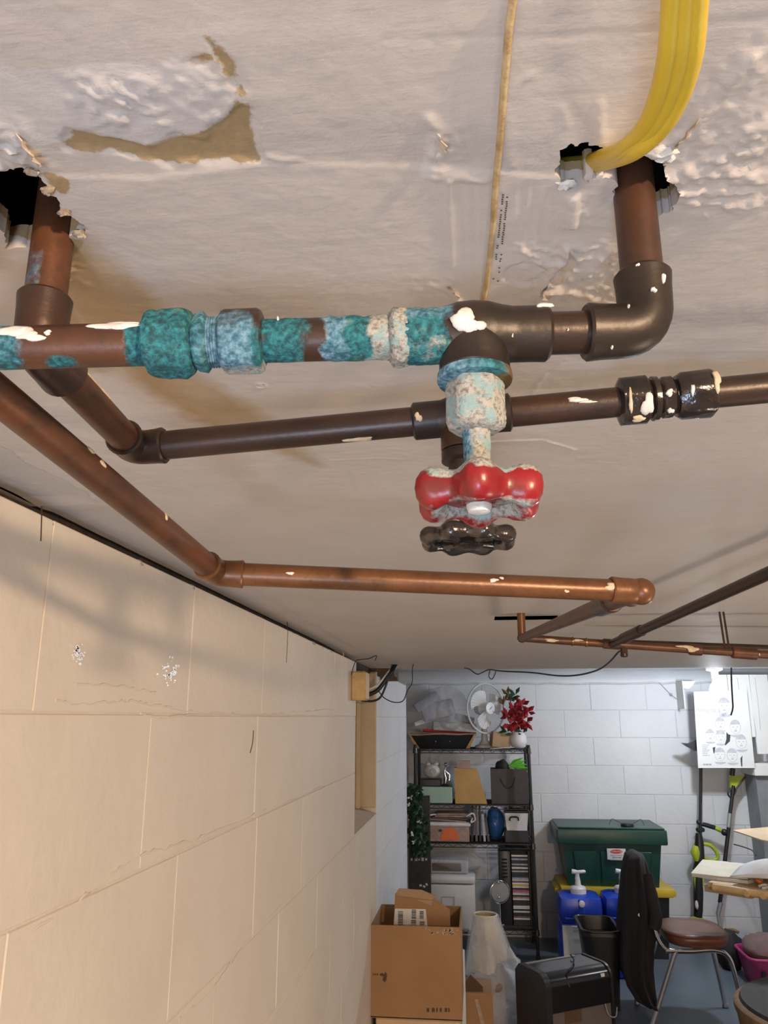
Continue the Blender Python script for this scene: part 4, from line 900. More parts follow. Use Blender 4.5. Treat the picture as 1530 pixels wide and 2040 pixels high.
# desk fan
fc = F(968, 1411, 5.9); fz = F(958, 1493, 5.9)
fn = thing('desk_fan', 'off-white desk fan with round wire grille on the top shelf', 'fan', (F(958, 1490, 5.93).x, 5.95, z0))
Rf = Matrix.Rotation(math.radians(40), 3, 'Z') @ Matrix.Rotation(math.radians(90), 3, 'X')       # local z -> out of the grille
fr = .178
def fl(r, a, z): return fc + Rf @ Vector((r * math.cos(a), r * math.sin(a), z))
mb = MB(); mb.tube([fl(fr, 2 * PI * k / 40, 0) for k in range(40)], .007, 8, closed=True); mb.out('grille_ring', 'offwhite', fn)
mb = MB()
for k in range(44):
    a = 2 * PI * k / 44; mb.tube([fl(.035, a, .045), fl(.10, a + .1, .042), fl(.15, a + .16, .025), fl(fr, a + .18, 0)], .0009, 4); mb.tube([fl(.05, a, -.05), fl(.15, a, -.03), fl(fr, a, 0)], .0009, 4)
mb.out('grille', 'offwhite', fn, 60, 'stuff')
mb = MB(); mb.lathe([(.02, .040), (.042, .044), (.042, .050), (.03, .053)], fc, 24, Rf); cp = mb.out('grille_cap', 'white', fn)
mb = MB(); mb.box(fc + Rf @ Vector((0, 0, .054)), (.034, .004, .003), .001, Matrix.Rotation(math.radians(40), 3, 'Z') @ R3d(PI / 2, 0, 0) @ Matrix.Rotation(.7, 3, 'Z')); mb.out('cap_mark', 'ink', cp)
for k in range(3):
    a0 = 1.75 + k * 2 * PI / 3; vs = []; n = 8
    for t in (-.0, .003):
        for i in range(n + 1):
            u = i / n; vs.append(fl(.03, a0 + .8 * u, .01 - .02 * u + t)); vs.append(fl(.09, a0 + 1.35 * u - .1, .012 - .03 * u + t)); vs.append(fl(.155 - .03 * (2 * u - 1) ** 2 - .005, a0 + 1.5 * u - .05, .012 - .034 * u + t))
    fs = []
    for t in (0, 1):
        o = t * 3 * (n + 1)
        for i in range(n):
            for q in (0, 1): b = o + i * 3 + q; fs.append((b, b + 1, b + 4, b + 3) if t else (b, b + 3, b + 4, b + 1))
    mb = MB(); mb.add(vs, fs); mb.out('blade', 'white', fn, 60)
mb = MB(); mb.lathe([(.02, -.10), (.045, -.085), (.05, -.03), (.03, -.02), (.022, .005)], fc, 18, Rf); mb.out('motor', 'white', fn)
bx, by = F(966, 1490, 5.93).x, 5.96
mb = MB(); mb.tube([(bx, by, z0 + .02), (bx, by, z0 + .1), (fc.x - .02, fc.y + .05, fc.z - .05)], [.028, .022, .02], 12); mb.out('stalk', 'offwhite', fn)
mb = MB(); mb.lathe([(.07, 0), (.074, .006), (.07, .018), (.04, .03), (.03, .05)], (bx, by, z0), 28, None, 1.0, .85); mb.out('base', 'offwhite', fn)
# small carton, paper, vase and poinsettia
mb = MB(); a, b = F(980, 1459, 5.86), F(1014, 1492, 5.86); mb.box(((a.x + b.x) / 2, 5.93, z0 + .058), (.135, .10, .108), .003, R3d(0, .12, .2)); tag(mb.out('cardboard_box', 'cardin', None), 'small tilted brown carton between fan and white vase', 'box')
mb = MB(); mb.box((F(1000, 1490, 5.8).x, 5.83, z0 + .006), (.17, .06, .004), 0, R3d(0, -.06, .1)); tag(mb.out('paper_slip', 'label', None, 0), 'white paper slip lying before the small carton', 'paper')
vc = Vector((F(1033, 1480, 5.9).x, 5.92, z0)); vr = .062
mb = MB(); mb.lathe([(.03, 0), (.05, .012), (vr, .05), (.058, .085), (.042, .112), (.038, .118), (.034, .116)], vc, 28); tag(mb.out('vase', 'white', None, 60), 'round white vase holding red poinsettias', 'vase')
fw = thing('poinsettia', 'bunch of red poinsettias with dry leaves in the white vase', 'flowers', vc + Vector((0, 0, .10)))
rng = random.Random(5)
mb = MB(); mb.tube([vc + Vector((0, 0, .08)), vc + Vector((-.02, 0, .2)), vc + Vector((-.05, .01, .36))], .004, 6); mb.out('stem', 'leaf', fw)
for k, (x, y) in enumerate(((1024, 1412), (1040, 1404), (1052, 1418), (1012, 1425), (1034, 1428), (1050, 1438), (1016, 1443), (1036, 1447), (1026, 1436), (1044, 1426))):
    c = F(x, y, 5.88 + rng.uniform(-.03, .04)); mb = MB()
    for j in range(9):
        d = Vector((rng.uniform(-1, 1), rng.uniform(-1, .3), rng.uniform(-.8, .9))); mb.leaf(c, d, (.3, -1, .2), rng.uniform(.05, .085), .017)
    mb.out('blossom', 'redpetal', fw, 0)
for k, (x, y, mt) in enumerate(((1007, 1395, 'dryleaf'), (1013, 1385, 'dryleaf'), (1003, 1404, 'dryleaf'), (1022, 1388, 'dryleaf'), (1027, 1384, 'leaf'), (1018, 1396, 'leaf'), (1010, 1458, 'leaf'), (1022, 1461, 'leaf'), (1042, 1460, 'leaf'))):
    mb = MB()
    for j in range(3): mb.leaf(F(x, y, 5.9), Vector((rng.uniform(-.8, .8), -.4, rng.uniform(-.2, 1))), (.2, -1, .2), .075, .014)
    mb.out('leaf', mt, fw, 0)

# ---- second shelf
z1 = SZ[1]
gb = boxthing('gift_box', 'mint', 832, 1568, 901, 1603, 5.83, .22, z1); tag(gb, 'mint green box on the second shelf', 'box')
zg = F(866, 1568, 5.83).z
db = boxthing('jewel_case', 'black', 836, 1552, 879, 1568, 5.87, .14, zg, .006); tag(db, 'dark flat case lying on the mint green box', 'case')
ck = thing('alarm_clock', 'round cream twin-bell clock on top of the dark case', 'clock', (F(861, 1552, 5.93).x, 5.94, F(861, 1552, 5.87).z))
cc = F(861, 1545, 5.92); cc.z = F(861, 1552, 5.87).z + .052
mb = MB(); mb.ball(cc, (.062, .05, .052), 20, 12); mb.out('body', 'offwhite', ck, 60)
for s in (-1, 1): mb = MB(); mb.ball(cc + Vector((s * .03, -.01, .05)), (.02, .018, .014), 12, 8); mb.out('bell', 'offwhite', ck, 60)
mb = MB(); mb.lathe([(.02, -.002), (.022, .0), (.02, .004)], cc + Vector((.012, -.05, 0)), 16, R3d(PI / 2, 0, 0)); mb.out('dial', 'grey', ck)
st = thing('statuette', 'small glittering silver statuette on the mint green box', 'figurine', (F(888, 1560, 5.9).x, 5.9, zg))
q = Vector((F(887, 1560, 5.9).x, 5.9, zg))
mb = MB(); mb.lathe([(.026, 0), (.028, .01), (.012, .02)], q, 12); mb.out('plinth', 'ink', st)
mb = MB(); mb.tube([q + Vector((0, 0, .015)), q + Vector((.006, 0, .06)), q + Vector((-.006, 0, .1)), q + Vector((.004, 0, .13))], [.012, .018, .015, .008], 10); mb.ball(q + Vector((.006, 0, .15)), .014, 10, 8); mb.tube([q + Vector((.0, 0, .11)), q + Vector((.035, 0, .08)), q + Vector((.03, 0, .04))], .006, 6); mb.out('figure', 'silver', st, 60)
wb_ = thing('wooden_file', 'light wooden magazine file with slanted side on the second shelf', 'box', (F(935, 1603, 5.83).x, 5.94, z1))
pz = lambda x, y: F(x, y, 5.83)
w = [pz(905, 1530), pz(950, 1533), pz(971, 1603), pz(907, 1603)]; w[2].z = w[3].z = z1
mb = MB(); mb.prism(w, (0, .012, 0)); mb.out('side_panel', 'oak', wb_, 0)
mb = MB(); mb.prism([v + Vector((0, .09, 0)) for v in w], (0, .012, 0)); mb.out('side_panel', 'oak', wb_, 0)
mb = MB(); mb.prism([w[0] + Vector((0, .012, 0)), w[0] + Vector((.012, .012, 0)), w[3] + Vector((.012, .012, 0)), w[3] + Vector((0, .012, 0))], (0, .078, 0)); mb.out('spine', 'oak', wb_, 0)
mb = MB(); mb.prism([w[1] + Vector((-.01, .012, -.03)), w[1] + Vector((0, .012, -.03)), w[2] + Vector((0, .012, 0)), w[2] + Vector((-.01, .012, 0))], (0, .078, 0)); mb.out('front_lip', 'oak', wb_, 0)
X0, X1, _, Zt = fb(908, 1518, 941, 1530, 5.86)
for k, (mt, lab) in enumerate((('paperpink', 'pale pinkish book standing tallest in the wooden file'), ('kraft', 'tan book standing behind the pinkish one in the wooden file'))):
    mb = MB(); mb.bx(X0 + .006, X1 - .012, 5.848 + k * .035, 5.876 + k * .035, z1 + .002, Zt + .01 - k * .02, .002); tag(mb.out('book', mt, None, 0), lab, 'book')
gbag = thing('gift_bag', 'dark brown paper gift bag with rope handle on the second shelf', 'bag', (F(1014, 1603, 5.85).x, 5.95, z1))
X0, X1, _, Zt = fb(974, 1532, 1051, 1603, 5.85)
for nm, x0, x1, y0_, y1_ in (('front_panel', X0 + .02, X1, 5.85, 5.853), ('back_panel', X0 + .02, X1, 6.02, 6.023), ('side_panel', X0 + .017, X0 + .02, 5.85, 6.02), ('side_panel', X1 - .003, X1, 5.853, 6.02)): mb = MB(); mb.bx(x0, x1, y0_, y1_, z1, Zt); mb.out(nm, 'brownbag', gbag, 0)
mb = MB(); mb.tube(curve_pts([F(997, 1549, 5.846), F(1003, 1562, 5.846), F(1012, 1570, 5.846), F(1021, 1565, 5.846), F(1026, 1549, 5.846)], 5), .003, 6); mb.out('rope_handle', 'ink', gbag, 60)
mb = MB(); mb.ball(Vector((F(1000, 1530, 5.93).x, 5.93, Zt - .01)), (.05, .05, .07), 16, 10, .25, 3); tag(mb.out('black_cloth', 'darkcloth', None, 60), 'crumpled black cloth poking out of the brown gift bag', 'cloth')
mb = MB(); mb.box(Vector((F(1026, 1515, 5.93).x, 5.95, Zt + .02)), (.09, .004, .14), 0, R3d(0, .15, .1)); tag(mb.out('paper_tag', 'label', None, 0), 'white paper card standing in the brown gift bag', 'card')
mb = MB()
for j in range(5): mb.leaf(F(1012 + j * 2, 1528, 5.90), (.9, -.1, .55 - .2 * j), (.1, -1, .1), .13, .02)
tag(mb.out('green_ribbon', 'brightgreen', None, 0), 'bright green ribbon sticking out of the brown gift bag', 'ribbon')

# ---- third shelf
z2 = SZ[2]
cb = thing('cardboard_box', 'shallow brown carton with round orange sticker on the third shelf', 'box', (F(895, 1675, 5.83).x, 5.95, z2))
o = boxthing('body', 'paperpink', 855, 1648, 935, 1675, 5.83, .25, z2, .003, cb)
ztb = F(895, 1648, 5.83).z
mb = MB(); c = F(896, 1663, 5.828); mb.prism([(c.x + .065 * math.cos(t), 5.829, z2 + .012 + .085 * math.sin(t)) for t in np.linspace(0, PI, 12)], (0, -.0015, 0)); mb.out('round_sticker', 'orange', cb, 0)
mb = MB(); c = F(878, 1655, 5.828); mb.prism([(c.x - .02, 5.829, c.z), (c.x - .005, 5.829, c.z + .012), (c.x + .012, 5.829, c.z + .004), (c.x, 5.829, c.z - .01)], (0, -.001, 0)); mb.out('dark_print', 'ink', cb, 0)
tb = thing('tote_bag', 'white-edged flat tote of pinkish papers on the orange-stickered carton', 'bag', (F(895, 1640, 5.85).x, 5.96, ztb))
X0, X1, _, Zt = fb(853, 1626, 938, 1648, 5.85)
mb = MB(); mb.bx(X0, X1, 5.85, 6.08, ztb, ztb + .03, .01); mb.out('body', 'whitecloth', tb)
mb = MB(); mb.tube(curve_pts([(X0, 5.85, ztb + .035), (X0 - .012, 5.85, Zt), ((X0 + X1) / 2, 5.90, Zt + .01), (X1, 5.86, Zt), (X1, 5.85, ztb + .035)], 8), .006, 6); mb.out('piping', 'whitecloth', tb, 60)
mb = MB(); mb.tube(curve_pts([(X1 - .03, 5.85, Zt), (X1 + .015, 5.85, Zt + .02), (X1 + .03, 5.85, ztb + .05), (X1, 5.85, ztb + .03)], 8), .007, 6); mb.out('handle', 'whitecloth', tb, 60)
for k in range(4): mb = MB(); mb.box(((X0 + X1) / 2 + .01 * (k - 1), 5.96, ztb + .04 + .014 * k), (.26 - .01 * k, .2, .012), .003, R3d(0, .06 - .02 * k, .03 * k)); mb.out('paper_bundle', ('paperpink', 'mauve', 'paperpink', 'paperpink')[k], tb)
for k, (x, mt, lab) in enumerate(((941, 'slate', 'dark record sleeve standing beside the white-edged tote'), (949, 'mauve', 'brown record sleeve, second in the upright row'), (956, 'ink', 'black record sleeve in the middle of the upright row'), (963, 'lightgrey', 'grey wrapped sleeve next to the pale slanted one'), (970, 'greypaper', 'pale slanted sleeve beside the blue wrapped bundle'))):
    a = F(x, 1640, 5.84); hh = (.26, .25, .24, .18, .16)[k]; mb = MB(); mb.box((a.x, 5.96, z2 + hh / 2 + .002), (.016, .22, hh), .002, R3d(0, (.04, .02, 0, -.06, -.10)[k], 0)); tag(mb.out('record_sleeve', mt, None, 0), lab, 'record')
mb = MB(); X0, X1, _, Zt = fb(968, 1608, 1006, 1677, 5.9); mb.ball(((X0 + X1) / 2, 5.95, (z2 + Zt) / 2), ((X1 - X0) / 2, .08, (Zt - z2) / 2), 22, 16, .16, 6); tag(mb.out('blue_bundle', 'bluefilm', None, 60), 'bundle wrapped in shiny blue plastic on the third shelf', 'bundle')
dk = boxthing('dark_carton', 'ink', 1006, 1655, 1053, 1678, 5.84, .2, z2, .003); tag(dk, 'low black carton under the small white cooler', 'box')
zc_ = F(1030, 1655, 5.84).z
co = thing('small_cooler', 'small white lunch cooler with black lid on the third shelf', 'cooler', (F(1030, 1653, 5.84).x, 5.93, zc_))
X0, X1, _, Zt = fb(1006, 1620, 1053, 1655, 5.84)
mb = MB(); bx0 = [(X0 + .012, 5.85, zc_), (X1 - .012, 5.85, zc_), (X1 - .012, 6.02, zc_), (X0 + .012, 6.02, zc_)]; tx0 = [(X0, 5.84, Zt), (X1, 5.84, Zt), (X1, 6.03, Zt), (X0, 6.03, Zt)]
mb.add(bx0 + tx0, [(0, 3, 2, 1), (4, 5, 6, 7), (0, 1, 5, 4), (1, 2, 6, 5), (2, 3, 7, 6), (3, 0, 4, 7)]); mb.out('body', 'white', co, 0)
mb = MB(); mb.bx(X0 - .004, X1 + .004, 5.835, 6.035, Zt, Zt + .02, .006); mb.bx(X0 + .03, X1 - .01, 5.85, 6.0, Zt + .02, Zt + .055, .012); mb.out('lid', 'gloss', co)
mb = MB(); c = F(1024, 1631, 5.842); mb.tube(curve_pts([(c.x - .03, 5.838, c.z - .012), (c.x - .024, 5.832, c.z + .01), (c.x + .024, 5.832, c.z + .01), (c.x + .03, 5.838, c.z - .012)], 4), .006, 6); mb.out('handle', 'ink', co, 60)

# ---- floor shelf and under the rack
z3 = SZ[3]
wc = thing('cooler_box', 'tall white foam cooler standing under the rack', 'cooler', (F(902, 1850, 5.72).x, 5.85, z3))
X0, X1, _, Zt = fb(857, 1745, 947, 1850, 5.72)
z3c = z3 + .004
mb = MB(); mb.bx(X0, X1, 5.72, 6.0, z3c, Zt - .055, .012); mb.out('body', 'white', wc)
mb = MB(); mb.bx(X0 - .004, X1 + .004, 5.715, 6.005, Zt - .05, Zt, .02); mb.out('lid', 'white', wc)
mb = MB(); a, b = F(880, 1786, 5.718), F(906, 1822, 5.718)
mb.tube([(a.x, 5.719, b.z), (a.x, 5.719, a.z), (b.x, 5.719, a.z), (b.x, 5.719, b.z)], .004, 5); mb.out('recess_line', 'lightgrey', wc, 0)
cbg = thing('clear_bag', 'clear plastic bag with a grey pack lying on the white foam cooler', 'bag', (F(905, 1745, 5.8).x, 5.86, Zt))
mb = MB(); mb.box((F(895, 1735, 5.8).x, 5.86, Zt + .045), (.26, .16, .085), .008); mb.out('pack', 'lightgrey', cbg)
mb = MB(); mb.box((F(890, 1736, 5.77).x, 5.777, Zt + .045), (.2, .006, .05), .002); mb.out('pack_label', 'greypaper', cbg)
mb = MB(); mb.ball((F(908, 1735, 5.8).x, 5.86, Zt + .062), (.2, .11, .06), 24, 10, .35, 12); mb.out('bag_film', 'film', cbg, 60)
cd = thing('media_tower', 'black tower rack filled with disc cases', 'rack', (F(1025, 1840, 5.78).x, 5.87, z3))
X0, X1, Zb, Zt = fb(995, 1690, 1058, 1842, 5.78); Zb = z3 + .004
xa = F(1021, 1760, 5.78).x
mb = MB(); mb.bx(X0, xa - .004, 5.80, 5.96, Zb, Zt - .01, .02); mb.out('side_body', 'black', cd)
mb = MB(); mb.bx(xa - .004, X1, 5.93, 5.96, Zb, Zt - .02, .004); mb.out('back_panel', 'black', cd)
mb = MB(); mb.bx(X1 - .012, X1, 5.80, 5.96, Zb, Zt - .02, .003); mb.out('side_panel', 'black', cd)
mb = MB(); mb.bx(X0, X1, 5.79, 5.97, Zt - .022, Zt, .008); mb.out('top', 'gloss', cd)
mb = MB(); mb.bx(X0, X1, 5.79, 5.97, Zb, Zb + .02, .004); mb.out('base', 'black', cd)
for k in range(6): mb = MB(); mb.bx(X0 + .02, xa - .03, 5.792, 5.80, Zt - .08 - k * .022, Zt - .07 - k * .022, .002); mb.out('fin', 'gloss', cd)
n = 40; zz = np.linspace(Zb + .022, Zt - .045, n + 1); rng = random.Random(11)
cols = ['label', 'ink', 'packblue', 'ink', 'ink', 'grey', 'ink', 'label', 'ink', 'lightgrey', 'ink', 'slate', 'ink', 'packblue', 'label', 'mauve', 'label', 'yellowlid', 'label', 'ink', 'pink', 'paperpink', 'label', 'ink', 'paperpink', 'label']
cols += [rng.choice(['ink', 'label', 'mauve', 'slate']) for _ in range(20)]
cdn = ['dark', 'white', 'grey', 'reddish', 'yellow']
for k in range(n):
    mt = cols[(n - 1 - k) % len(cols)]; off = rng.uniform(-.002, .003)
    mb = MB(); mb.bx(xa, X1 - .014, 5.80 + off, 5.925, zz[k], zz[k + 1] - .0012)
    nm = {'ink': 'dark', 'slate': 'dark', 'label': 'white', 'packblue': 'blue-grey', 'grey': 'grey', 'lightgrey': 'grey', 'mauve': 'reddish', 'pink': 'pink', 'yellowlid': 'yellow', 'paperpink': 'pinkish'}[mt]
    tag(mb.out('disc_case', mt, None, 0), f'{nm} disc case stacked flat in the black tower rack', 'disc case', f'{nm} disc cases in the tower rack')
mr = thing('vanity_mirror', 'small round chrome mirror on a thin stand before the disc tower', 'mirror', (F(1000, 1845, 5.5).x, 5.5, 0))
mcx = F(996, 1777, 5.5); zf = 0.0
mb = MB(); mb.tube([mcx + Vector((.062 * math.cos(t), .02 * math.cos(t), .068 * math.sin(t))) for t in np.linspace(0, 2 * PI, 28, endpoint=False)], .004, 6, closed=True); mb.out('ring', 'silver', mr, 60)
mb = MB(); mb.lathe([(.058, -.002), (.06, 0), (.058, .002)], mcx, 28, R3d(PI / 2, 0, .3)); mb.out('glass', 'steel', mr)
mb = MB(); mb.tube([(mcx.x, 5.5, .01), (mcx.x, 5.5, mcx.z - .066)], .005, 8); mb.out('stand', 'silver', mr)
mb = MB(); mb.lathe([(.07, 0), (.075, .006), (.03, .016), (.006, .03)], (mcx.x, 5.5, 0), 20); mb.out('base', 'silver', mr)
for x, y in ((993, 1758), (1001, 1757), (994, 1788), (1003, 1843)): mb = MB(); mb.ball(F(x, y, 5.49), .007, 8, 6); mb.out('knob', 'silver', mr)
# sign board with vine beside the rack
sb = thing('sign_board', 'narrow dark porch board with faint lettering, leaning beside the rack under the vine', 'sign', (F(836, 1770, 5.55).x, 5.6, 0))
X0, X1, _, Zt = fb(814, 1585, 857, 1700, 5.58)
mb = MB(); mb.bx(X0, X1, 5.58, 5.60, 0, Zt, .003); mb.out('board', 'slate', sb)
for k, (x, w) in enumerate(((820, .012), (829, .018), (835, .01), (842, .016), (849, .014))): mb = MB(); c = F(x, 1712, 5.578); mb.box((c.x, 5.579, c.z), (w, .0015, .014 + .006 * (k % 2)), 0); mb.out('faint_letter', 'lightgrey', sb, 0)
for k, (x, y) in enumerate(((838, 1764), (845, 1766), (850, 1762))): mb = MB(); c = F(x, y, 5.578); mb.box((c.x, 5.579, c.z), (.016, .0015, .012), 0, R3d(0, .4 * k, 0)); mb.out('pale_mark', 'label', sb, 0)
vi = thing('hanging_vine', 'artificial green vine with tiny white flowers on the dark board', 'plant', (F(828, 1690, 5.5).x, 5.54, Zt - .45))
mb = MB(); mb.tube([F(825, 1568, 5.55), F(820, 1620, 5.55), F(828, 1690, 5.55)], .004, 6); mb.out('stem', 'leaf', vi)
rng = random.Random(3); mb = MB()
for k in range(330):
    t = rng.random(); x = 823 + 12 * t + rng.uniform(-14, 16) * (.55 + .6 * t) * (1.2 - t * .3); y = 1564 + 136 * t
    c = F(x, y, 5.54 + rng.uniform(-.04, .02)); mb.leaf(c, (rng.uniform(-1, 1), rng.uniform(-1, .2), rng.uniform(-1, .6)), (.3, -1, .3), rng.uniform(.035, .06), .013)
mb.out('foliage', 'leaf', vi, 0, 'stuff')
for k, (x, y) in enumerate(((818, 1589), (817, 1603), (836, 1638), (823, 1661), (826, 1678), (810, 1631))):
    mb = MB(); c = F(x, y, 5.48)
    for j in range(4): mb.leaf(c, (rng.uniform(-1, 1), -.5, rng.uniform(-.6, 1)), (.2, -1, .2), .026, .006)
    mb.out('white_flower', 'label', vi, 0)

# ---- cartons by the near wall
YB = 3.4
bz = F(828, 2030, YB).z
lo = thing('cardboard_box', 'light tan closed carton at the bottom edge, carrying the big open carton', 'box', (F(830, 2040, YB).x, YB + .2, 0))
X0, X1, _, _ = fb(738, 1990, 918, 2040, YB)
mb = MB(); mb.bx(X0 + .02, X1 - .004, YB + .005, YB + .36, 0, bz - .004, .004); mb.out('body', 'kraft', lo)
mb = MB(); mb.bx(X0 + .02, X1 - .004, YB + .15, YB + .21, bz - .004, bz - .003); mb.out('tape', 'tape', lo, 0)
ob = thing('cardboard_box', 'big open brown carton with raised flap and shipping label', 'box', (F(828, 2030, YB).x, YB + .18, bz))
X0, X1, _, ZT = fb(737, 1845, 919, 2030, YB); D = .36
for nm, x0, x1, y0_, y1_, zt_ in (('front_panel', X0, X1, YB, YB + .005, ZT), ('back_panel', X0, X1, YB + D - .005, YB + D, ZT), ('side_panel', X0, X0 + .005, YB + .005, YB + D - .005, ZT), ('side_panel', X1 - .005, X1, YB + .005, YB + D - .005, ZT)):
    mb = MB(); mb.bx(x0, x1, y0_, y1_, bz, zt_); mb.out(nm, 'card', ob, 0)
mb = MB(); mb.bx(X0, X1, YB, YB + D, bz - .002, bz + .003); mb.out('bottom', 'card', ob, 0)
mb = MB(); Yf = YB + D; q = [F(754, 1846, Yf), F(754, 1812, Yf), F(919, 1817, Yf), F(919, 1850, Yf)]; mb.prism(q, (0, .004, 0)); mb.out('rear_flap', 'card', ob, 0)
q = [F(783, 1845, YB + .2), F(787, 1782, YB + .22), F(795, 1770, YB + .22), F(845, 1774, YB + .22), F(866, 1786, YB + .22), F(868, 1793, YB + .22), F(895, 1812, YB + .21), F(897, 1852, YB + .2)]
fl_y = YB + .12
q = [F(x, y, fl_y) for x, y in ((783, 1862), (787, 1782), (795, 1770), (840, 1773), (866, 1784), (868, 1792), (896, 1812), (898, 1862))]
mb = MB(); mb.prism(q, (0, .005, 0)); fp = mb.out('raised_flap', 'card', ob, 0)
q = [F(x, y, fl_y - .0015) for x, y in ((788, 1783), (795, 1770), (840, 1773), (867, 1785), (862, 1793))]; mb = MB(); mb.prism(q, (0, -.002, 0)); mb.out('folded_edge', 'cardin', fp, 0)
q = [F(x, y, fl_y - .0015) for x, y in ((784, 1845), (787, 1810), (848, 1811), (852, 1847))]; mb = MB(); mb.prism(q, (0, -.0012, 0)); sl = mb.out('shipping_label', 'label', fp, 0)
rng = random.Random(2)
for x0, x1, y0_, y1_ in ((793, 803, 1815, 1842), (820, 829, 1812, 1830), (819, 829, 1833, 1843), (836, 844, 1815, 1830), (836, 846, 1836, 1843)):
    y = y0_; mb = MB()
    while y < y1_:
        h = rng.choice((.8, 1.3, 1.9)); q = [F(a, b, fl_y - .003) for a, b in ((x0, y), (x1, y), (x1, y + h), (x0, y + h))]; mb.prism(q, (0, -.0006, 0)); y += h + rng.choice((.8, 1.2))
    mb.out('barcode', 'ink', fp, 0)
q = [F(x, y, fl_y - .0015) for x, y in ((826, 1791), (862, 1794), (859, 1804), (848, 1800))]; mb = MB(); mb.prism(q, (0, -.001, 0)); mb.out('torn_tape', 'cardin', fp, 0)
mb = MB()
for k in range(26): x = 845 + rng.uniform(0, 66); y = 1851 + (x - 845) * .07 + rng.uniform(-4, 8); c = F(x, y, YB - .001); mb.box((c.x, YB - .0008, c.z), (rng.uniform(.003, .013), .001, rng.uniform(.003, .014)), 0, R3d(0, rng.uniform(-1, 1), 0))
mb.out('shiny_tape', 'tape', ob, 0, 'stuff')
q = [F(x, y, YB - .0005) for x, y in ((756, 1941), (761, 1938), (765, 1941), (768, 1936), (771, 1941), (770, 1952), (766, 1957), (762, 1952), (764, 1945), (758, 1944))]; mb = MB(); mb.prism(q, (0, -.0006, 0)); mb.out('print_mark', 'carddark', ob, 0)
for x in (744, 748, 752): mb = MB(); c = F(x, 1941, YB); mb.box((c.x, YB - .0006, c.z), (.005, .0008, .006), 0); mb.out('print_mark', 'carddark', ob, 0)
for x, w in ((850, 5), (860, 6), (869, 3), (876, 4), (886, 5), (893, 3)): mb = MB(); q = [F(a, b, YB - .0005) for a, b in ((x, 2008), (x + w, 2008), (x + w, 2016), (x, 2016))]; mb.prism(q, (0, -.0006, 0)); mb.out('print_mark', 'carddark', ob, 0)
wp_ = thing('foam_board', 'white foam board standing behind the big open carton', 'panel', (F(922, 2000, 3.86).x, 3.87, 0))
X0, X1, _, Zt = fb(900, 1895, 927, 2040, 3.86); mb = MB(); mb.bx(X0, X1, 3.86, 3.9, 0, Zt, .004); mb.out('sheet', 'white', wp_)
mb = MB(); mb.bx(X0 + .01, X1 - .01, 3.855, 3.86, .1, Zt - .05, .001); mb.out('face', 'white', wp_)
# small tall carton
sc_ = thing('cardboard_box', 'tall narrow brown carton with pointed flap beside the bagged lampshade', 'box', (F(958, 2040, 3.95).x, 4.0, 0))
X0, X1, _, Zt = fb(924, 1978, 982, 2040, 3.92); Zt2 = F(935, 1945, 3.96).z
mb = MB(); mb.bx(X0, X1, 3.92, 4.12, 0, Zt, .003); mb.out('body', 'card', sc_, 0)
q = [F(924, 1978, 3.94), F(928, 1955, 3.94), F(937, 1941, 3.94), F(962, 1966, 3.94), F(962, 1978, 3.94)]; mb = MB(); mb.prism(q, (0, .004, 0)); mb.out('flap', 'carddark', sc_, 0)
q = [F(945, 1990, 3.918), F(952, 1990, 3.918), F(966, 2040, 3.918), F(958, 2040, 3.918)]; mb = MB(); mb.prism(q, (0, -.001, 0)); mb.out('tape', 'tape', sc_, 0)
# lampshade in plastic on a heap of bags
YL = 4.35
ls = thing('lampshade', 'cream cone lampshade wrapped in clear plastic', 'lampshade', (F(978, 1935, YL).x, YL, F(978, 1935, YL).z))
xb0, xb1, Zb, Zt = fb(924, 1822, 1031, 1938, YL); cx_ = (xb0 + xb1) / 2 + .0; ctop = F(967, 1822, YL)
rb, rt = (xb1 - xb0) / 2, (F(991, 1822, YL).x - F(945, 1822, YL).x) / 2
def shade(r_add, name, mat, amp, seed):
    n, m = 48, 14; P = []
    for j in range(m + 1):
        t = j / m; r = rb + (rt - rb) * t; cxx = cx_ + (ctop.x - cx_) * t
        for i in range(n):
            a = 2 * PI * i / n; k = r + r_add + amp * (math.sin(9 * a + seed + 3 * t) + .6 * math.sin(17 * a - 2 * t)) * (1 - .3 * t); P.append((cxx + k * math.cos(a), YL + k * math.sin(a), Zb + (Zt - Zb) * t))
    Fc = [(j * n + i, j * n + (i + 1) % n, (j + 1) * n + (i + 1) % n, (j + 1) * n + i) for j in range(m) for i in range(n)]
    return arr(name, P, Fc, mat, ls, 60)
shade(0, 'shade', 'shade', 0.0005, 1); shade(.007, 'wrapping', 'film', .0060, 2)
mb = MB(); mb.tube([(ctop.x + rt * math.cos(t), YL + rt * math.sin(t), Zt) for t in np.linspace(0, 2 * PI, 24, endpoint=False)], .004, 6, closed=True); mb.out('top_ring', 'manila', ls)
mb = MB(); mb.lathe([(rt - .004, -.02), (rt - .004, -.015)], (ctop.x, YL, Zt), 24); mb.out('inner_lining', 'kraft', ls)
hb = thing('plastic_bag', 'heap of cloudy white plastic bags under the lampshade', 'bag', (F(980, 2020, YL).x, YL, 0))
for k, (x, y, rx, ry, rz, sd) in enumerate(((965, 1985, .15, .16, .17, 1), (1010, 1975, .10, .14, .20, 2), (985, 1945, .14, .13, .09, 3), (1005, 2035, .12, .15, .14, 4))):
    c = F(x, y, YL + .02 * k - .06); c.z = min(max(c.z, rz * .8), Zb - rz * .75) if k != 1 else c.z; mb = MB(); mb.ball(c, (rx, ry, rz), 26, 16, .45, sd); mb.out('bag_film', 'bagfilm', hb, 60)
mb = MB(); mb.ball(F(985, 1965, YL - .12), (.07, .06, .03), 14, 9, .3, 7, R3d(0, -.4, 0)); mb.out('red_wrapper', 'paperpink', hb, 60)
